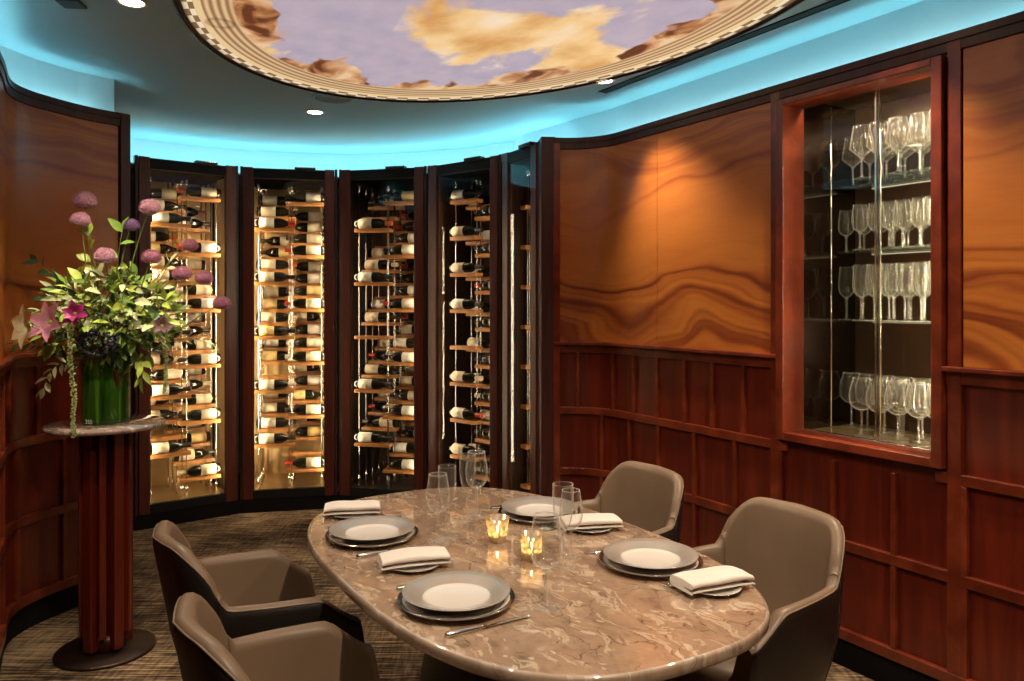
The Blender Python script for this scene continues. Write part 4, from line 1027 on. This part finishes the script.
def allium(px, py, r, m, label, dy=0, ctrl=None, seed=0, start=None):
    rnd = random.Random(seed); c = BQ(px, py, dy); s0 = Vector(start) if start else MOUTH + Vector((rnd.uniform(-.04,.05), -.02, -.15))
    root = empty('allium_flower', s0, 0, label, 'flower', 'round allium flowers in the green vase'); o_ = -s0
    pts_ = bez(s0, ctrl if ctrl else Vector((c.x*.75+s0.x*.25, (s0.y+c.y)/2, c.z-.12)), c, 12)
    b = MB(); b.tube([p+o_ for p in pts_], .0026, 6); b.build('stem', LM['stem'], root)
    b = MB(); R = r*PY/F; n = 260
    b.lathe([(0, -R*.55)] + [(R*.78*math.cos(w), R*.66*math.sin(w)) for w in [-.9+.3*i for i in range(8)]] + [(0, R*.68)], 16, M=Matrix.Translation(c+o_))
    for k in range(n):
        z = 1-2*(k+.5)/n; w = k*2.39996; q = math.sqrt(1-z*z); d = Vector((q*math.cos(w), q*math.sin(w), z*.92 if z > 0 else z*.62))
        if z < -.55 and k % 2: continue
        p = c + o_ + d*R*rnd.uniform(.80,.92); dn = d.normalized(); a = dn.orthogonal().normalized(); bb_ = dn.cross(a); s_ = R*.12
        rot = rnd.random()*6; vs = [p+dn*R*.02]
        for j in range(6):
            ww = rot + j*PI/3; rad_ = s_*(1.15 if j % 2 == 0 else .35); vs.append(p + (a*math.cos(ww)+bb_*math.sin(ww))*rad_ + dn*(R*.16 if j % 2 == 0 else -.05*R))
        b.add(vs, [(0, j+1, (j+1) % 6+1) for j in range(6)], 0, None, False)
    b.build('flower_head', m, root)
AL = [(84.5, 201.5, 11.5, M_pink, 'pale pink allium, the topmost flower in the bouquet', .02), (80.5, 221, 9.5, M_pink, 'pink allium directly below the topmost flower', -.04),
      (105, 257, 10, M_pink, 'pink allium standing above the middle of the bouquet', -.12), (150, 208.5, 10.5, M_pink, 'pink allium high on right of bouquet before first wine cabinet', 0),
      (131, 226, 8.5, M_purple, 'dark purple allium against the dark cabinet post', .06), (151.5, 258, 9.5, M_mauve, 'mauve allium right of centre, below the high pink one', -.05),
      (190, 246, 8.5, M_mauve, 'mauve allium farther back, half lost before the lit bottles', .10), (182, 274.5, 9.5, M_mauve, 'mauve allium on right, beside the bottle labels', -.02),
      (204, 279, 9, M_mauve, 'mauve allium second from the bouquet’s far right end', 0), (221.5, 304, 9, M_mauve, 'mauve allium at far right tip of the bouquet', -.02)]
for k, (px, py, r, m, lab, dy) in enumerate(AL):
    ctrl = None
    if px > 160: ctrl = BQ(px-45, py+22, dy-.03)
    allium(px, py, r, m, lab.replace('’', "'"), dy, ctrl, k)
# leafy branches at the rim of the bouquet
BR = [
 ((38, 262), (75, 290), 9, .060, .028, 'dark', 'dark-leaved branch reaching up left over the veneer wall', 0, .04),
 ((14, 343), (60, 338), 12, .055, .020, 'dark', 'long dark sprig reaching far left below the pink lily', 0, -.05),
 ((44, 388), (58, 335), 12, .055, .022, 'pale', 'pale sage sprig drooping left of the vase', .2, -.10),
 ((88, 236), (92, 290), 7, .085, .050, 'lime', 'bright lime leafy stem below the topmost alliums', 0, 0),
 ((122, 232), (112, 285), 7, .075, .040, 'green', 'green leafy stem under the dark purple allium', 0, .03),
 ((165, 300), (150, 320), 9, .060, .025, 'lime', 'lime leafy branch spreading right of the bouquet', 0, -.06),
 ((212, 345), (170, 320), 14, .040, .010, 'pale', 'feathery pale sprig reaching right across the wine bottles', .1, -.02),
 ((142, 378), (150, 335), 8, .070, .030, 'lime', 'lime branch hanging to the right over the vase', .5, -.14),
 ((170, 262), (150, 300), 9, .05, .02, 'pale', 'pale thin-leaved sprig behind the right-hand alliums', 0, .06),
 ((60, 300), (80, 320), 7, .075, .038, 'pale', 'pale broad-leaved stem on the upper left shoulder', 0, -.06),
]
for k, (tip, ct, nl, LL, WW, lm, lab, dr, dy) in enumerate(BR):
    branch('leafy_branch', BQ(*tip, dy), BQ(*ct, dy), nl, LL, WW, LM[lm], lab, seed=20+k, droop=dr)
# dense middle of the bouquet: uncountable small leaves
rnd = random.Random(3); b = MB(); cen = BQ(108, 318)
for k in range(760):
    while True:
        p = Vector((rnd.uniform(-1,1), rnd.uniform(-1,1), rnd.uniform(-1,1)))
        if .25 < p.length < 1: break
    q = cen + Vector((p.x*.34*(1-.25*abs(p.z)), p.y*.19, p.z*.215 + .005))
    d = Vector((p.x, p.y*1.1-.2, p.z*.8-.05)) + Vector((rnd.uniform(-1,1), rnd.uniform(-.8,.6), rnd.uniform(-.8,.9)))
    lower = p.z < -.25
    t = rnd.random(); m_ = (3 if t < .35 else 1 if t < .7 else 0) if lower else (0 if t < .36 else 1 if t < .62 else 2 if t < .88 else 3)
    sz = rnd.uniform(.032, .085); leaf(b, q, d, sz, sz*rnd.uniform(.28,.55), m=m_, rnd=rnd)
for k in range(30):
    a = rnd.uniform(0, 2*PI); b.tube([MOUTH+Vector((.05*math.cos(a), .05*math.sin(a), -.12)), cen+Vector((.2*math.cos(a), .12*math.sin(a), rnd.uniform(-.08,.1)))], .0018, 5, mat=3)
fo = b.build('foliage', [LM['lime'], LM['green'], LM['pale'], LM['dark']]); tag(fo, 'dense mixed green leaves filling the middle of the bouquet', 'foliage', kind='stuff')
# lilies
M_lily = pbsdf('pink_lily_petal', (.66,.28,.42), .5, noise=(25, .65)); M_mag = pbsdf('magenta_petal', (.42,.035,.20), .5, noise=(25, .6)); M_cab = pbsdf('cream_green_petal', (.78,.80,.52), .5, noise=(12, .85))
def bloom(px, py, dy, m, label, n, LL, WW, dirv, seed, name='lily_flower', spread=.8):
    rnd = random.Random(seed); c = BQ(px, py, dy); root = empty(name, c, 0, label, 'flower')
    f = Vector(dirv).normalized(); a = f.orthogonal().normalized(); b2 = f.cross(a)
    b = MB()
    for k in range(n):
        w = 2*PI*k/n*(1 if n < 8 else 2.0) + rnd.uniform(-.1,.1); rr_ = a*math.cos(w)+b2*math.sin(w); kk_ = spread*(1 if k < n/2 or n < 8 else .5)
        leaf(b, f*.0, f*(1-kk_*.5)+rr_*kk_, LL*rnd.uniform(.85,1.1), WW, up=f, curl=.3, rnd=rnd)
    b.build('petals', m, root)
    b = MB(); b.lathe([(0, -.004), (.008, 0), (.010, .008), (.004, .014), (0, .015)], 12, M=f.to_track_quat('Z', 'Y').to_matrix().to_4x4()); b.build('flower_centre', LM['lime'], root)
    b = MB(); b.tube([Vector((0,0,0)), MOUTH-c+Vector((-.03,0,.02)), MOUTH-c+Vector((-.02,0,-.15))], .003, 6); b.build('stem', LM['stem'], root)
bloom(52, 322, -.25, M_lily, 'pale pink lily on left side of the bouquet', 6, .105, .055, (-.35,-1,.15), 1)
bloom(76, 314, -.26, M_mag, 'magenta bloom beside the pale pink lily', 12, .060, .038, (.1,-1,.25), 2, 'magenta_flower')
bloom(31, 326, -.30, M_cab, 'cream-green open bloom at far left behind the pink lily', 6, .10, .07, (-.6,-.9,.1), 3, 'cream_flower')
bloom(162, 326, -.20, pbsdf('dusty_petal', (.36,.20,.24), .6, noise=(25,.6)), 'dusty pink bloom on right side of bouquet', 10, .05, .03, (.5,-1,.1), 4, 'dusty_flower')
# dark blue-grey berries / hydrangea at the middle
b = MB(); rnd = random.Random(9); c = BQ(98, 343, -.16)
for k in range(170):
    d = Vector((rnd.gauss(0,1), rnd.gauss(0,1), rnd.gauss(0,1))).normalized(); p = Vector((d.x*.085, d.y*.045, d.z*.055)); r_ = rnd.uniform(.006, .010)
    b.lathe([(0, -r_), (r_*.8, -r_*.5), (r_, 0), (r_*.8, r_*.5), (0, r_)], 8, M=Matrix.Translation(p))
hy = empty('berry_cluster', c, 0, 'dark blue-grey berry cluster at vase rim under the leaves', 'berries')
b.build('berries', pbsdf('slate_berry', (.035,.042,.060), .35, noise=(60,.5)), hy)
b = MB(); b.tube([(0,0,0), MOUTH-c+Vector((0,0,-.1))], .004, 6); b.build('stem', LM['stem'], hy)
# hanging amaranth strands
def amaranth(path, r0, label, seed, name='hanging_amaranth'):
    rnd = random.Random(seed); P = [Vector(p) for p in path]; root = empty(name, P[0], 0, label, 'hanging flower'); o_ = -P[0]
    cp = catmull3(P, 6); b = MB(); b.tube([p+o_ for p in cp], .002, 5); b.build('stem', LM['stem'], root)
    b = MB(); n = len(cp)*16
    for k in range(n):
        f = k/n*(len(cp)-1); i = int(f); p = cp[i].lerp(cp[min(i+1, len(cp)-1)], f-i); w = rnd.random()*6.28; R = r0*(1-.35*k/n)*rnd.uniform(.3,1)
        q = p + o_ + Vector((math.cos(w)*R, math.sin(w)*R, rnd.uniform(-.004,.004))); s_ = rnd.uniform(.0032,.0055)
        b.lathe([(0, -s_), (s_, 0), (0, s_)], 6, M=Matrix.Translation(q), mat=0 if rnd.random() < .6 else 1)
    b.build('blossoms', [LM['pale'], LM['lime']], root)
def catmull3(ps, n=6):
    P = [Vector(p) for p in ps]; P = [P[0]*2-P[1]] + P + [P[-1]*2-P[-2]]; out = []
    for i in range(1, len(P)-2):
        for k in range(n):
            t = k/n; a, b_, c, d = P[i-1], P[i], P[i+1], P[i+2]
            out.append(.5*((2*b_)+(c-a)*t+(2*a-5*b_+4*c-d)*t*t+(3*b_-a-3*c+d)*t**3))
    out.append(P[-2]); return out
amaranth([BQ(82, 312, -.18), BQ(72, 322, -.235), BQ(70, 355, -.262), BQ(74, 395, -.262), BQ(73, 420, -.265), BQ(74, 437, -.265)], .014, 'pale green amaranth strand hanging over the edge of the marble pedestal top', 1)
amaranth([BQ(150, 330, -.08), BQ(163, 340, -.09), BQ(166, 365, -.09), BQ(165, 392, -.09)], .013, 'pale green amaranth strand hanging in front of first wine cabinet', 2)

# ------------------------------------------------------------------ render look
sc = bpy.context.scene
w = bpy.data.worlds.new('world'); sc.world = w; w.use_nodes = True
bg = w.node_tree.nodes.get('Background') or w.node_tree.nodes.new('ShaderNodeBackground'); bg.inputs[0].default_value = (.02, .015, .01, 1); bg.inputs[1].default_value = .3
sc.view_settings.view_transform = 'Standard'; sc.view_settings.look = 'None'; sc.view_settings.gamma = 1; sc.view_settings.use_curve_mapping = False
sc.view_settings.exposure = 0.0
cy = sc.cycles; cy.max_bounces = 10; cy.diffuse_bounces = 4; cy.glossy_bounces = 5; cy.transparent_max_bounces = 40; cy.transmission_bounces = 8
cy.sample_clamp_indirect = 6; cy.use_denoising = True; cy.caustics_reflective = False; cy.caustics_refractive = False; cy.blur_glossy = .5
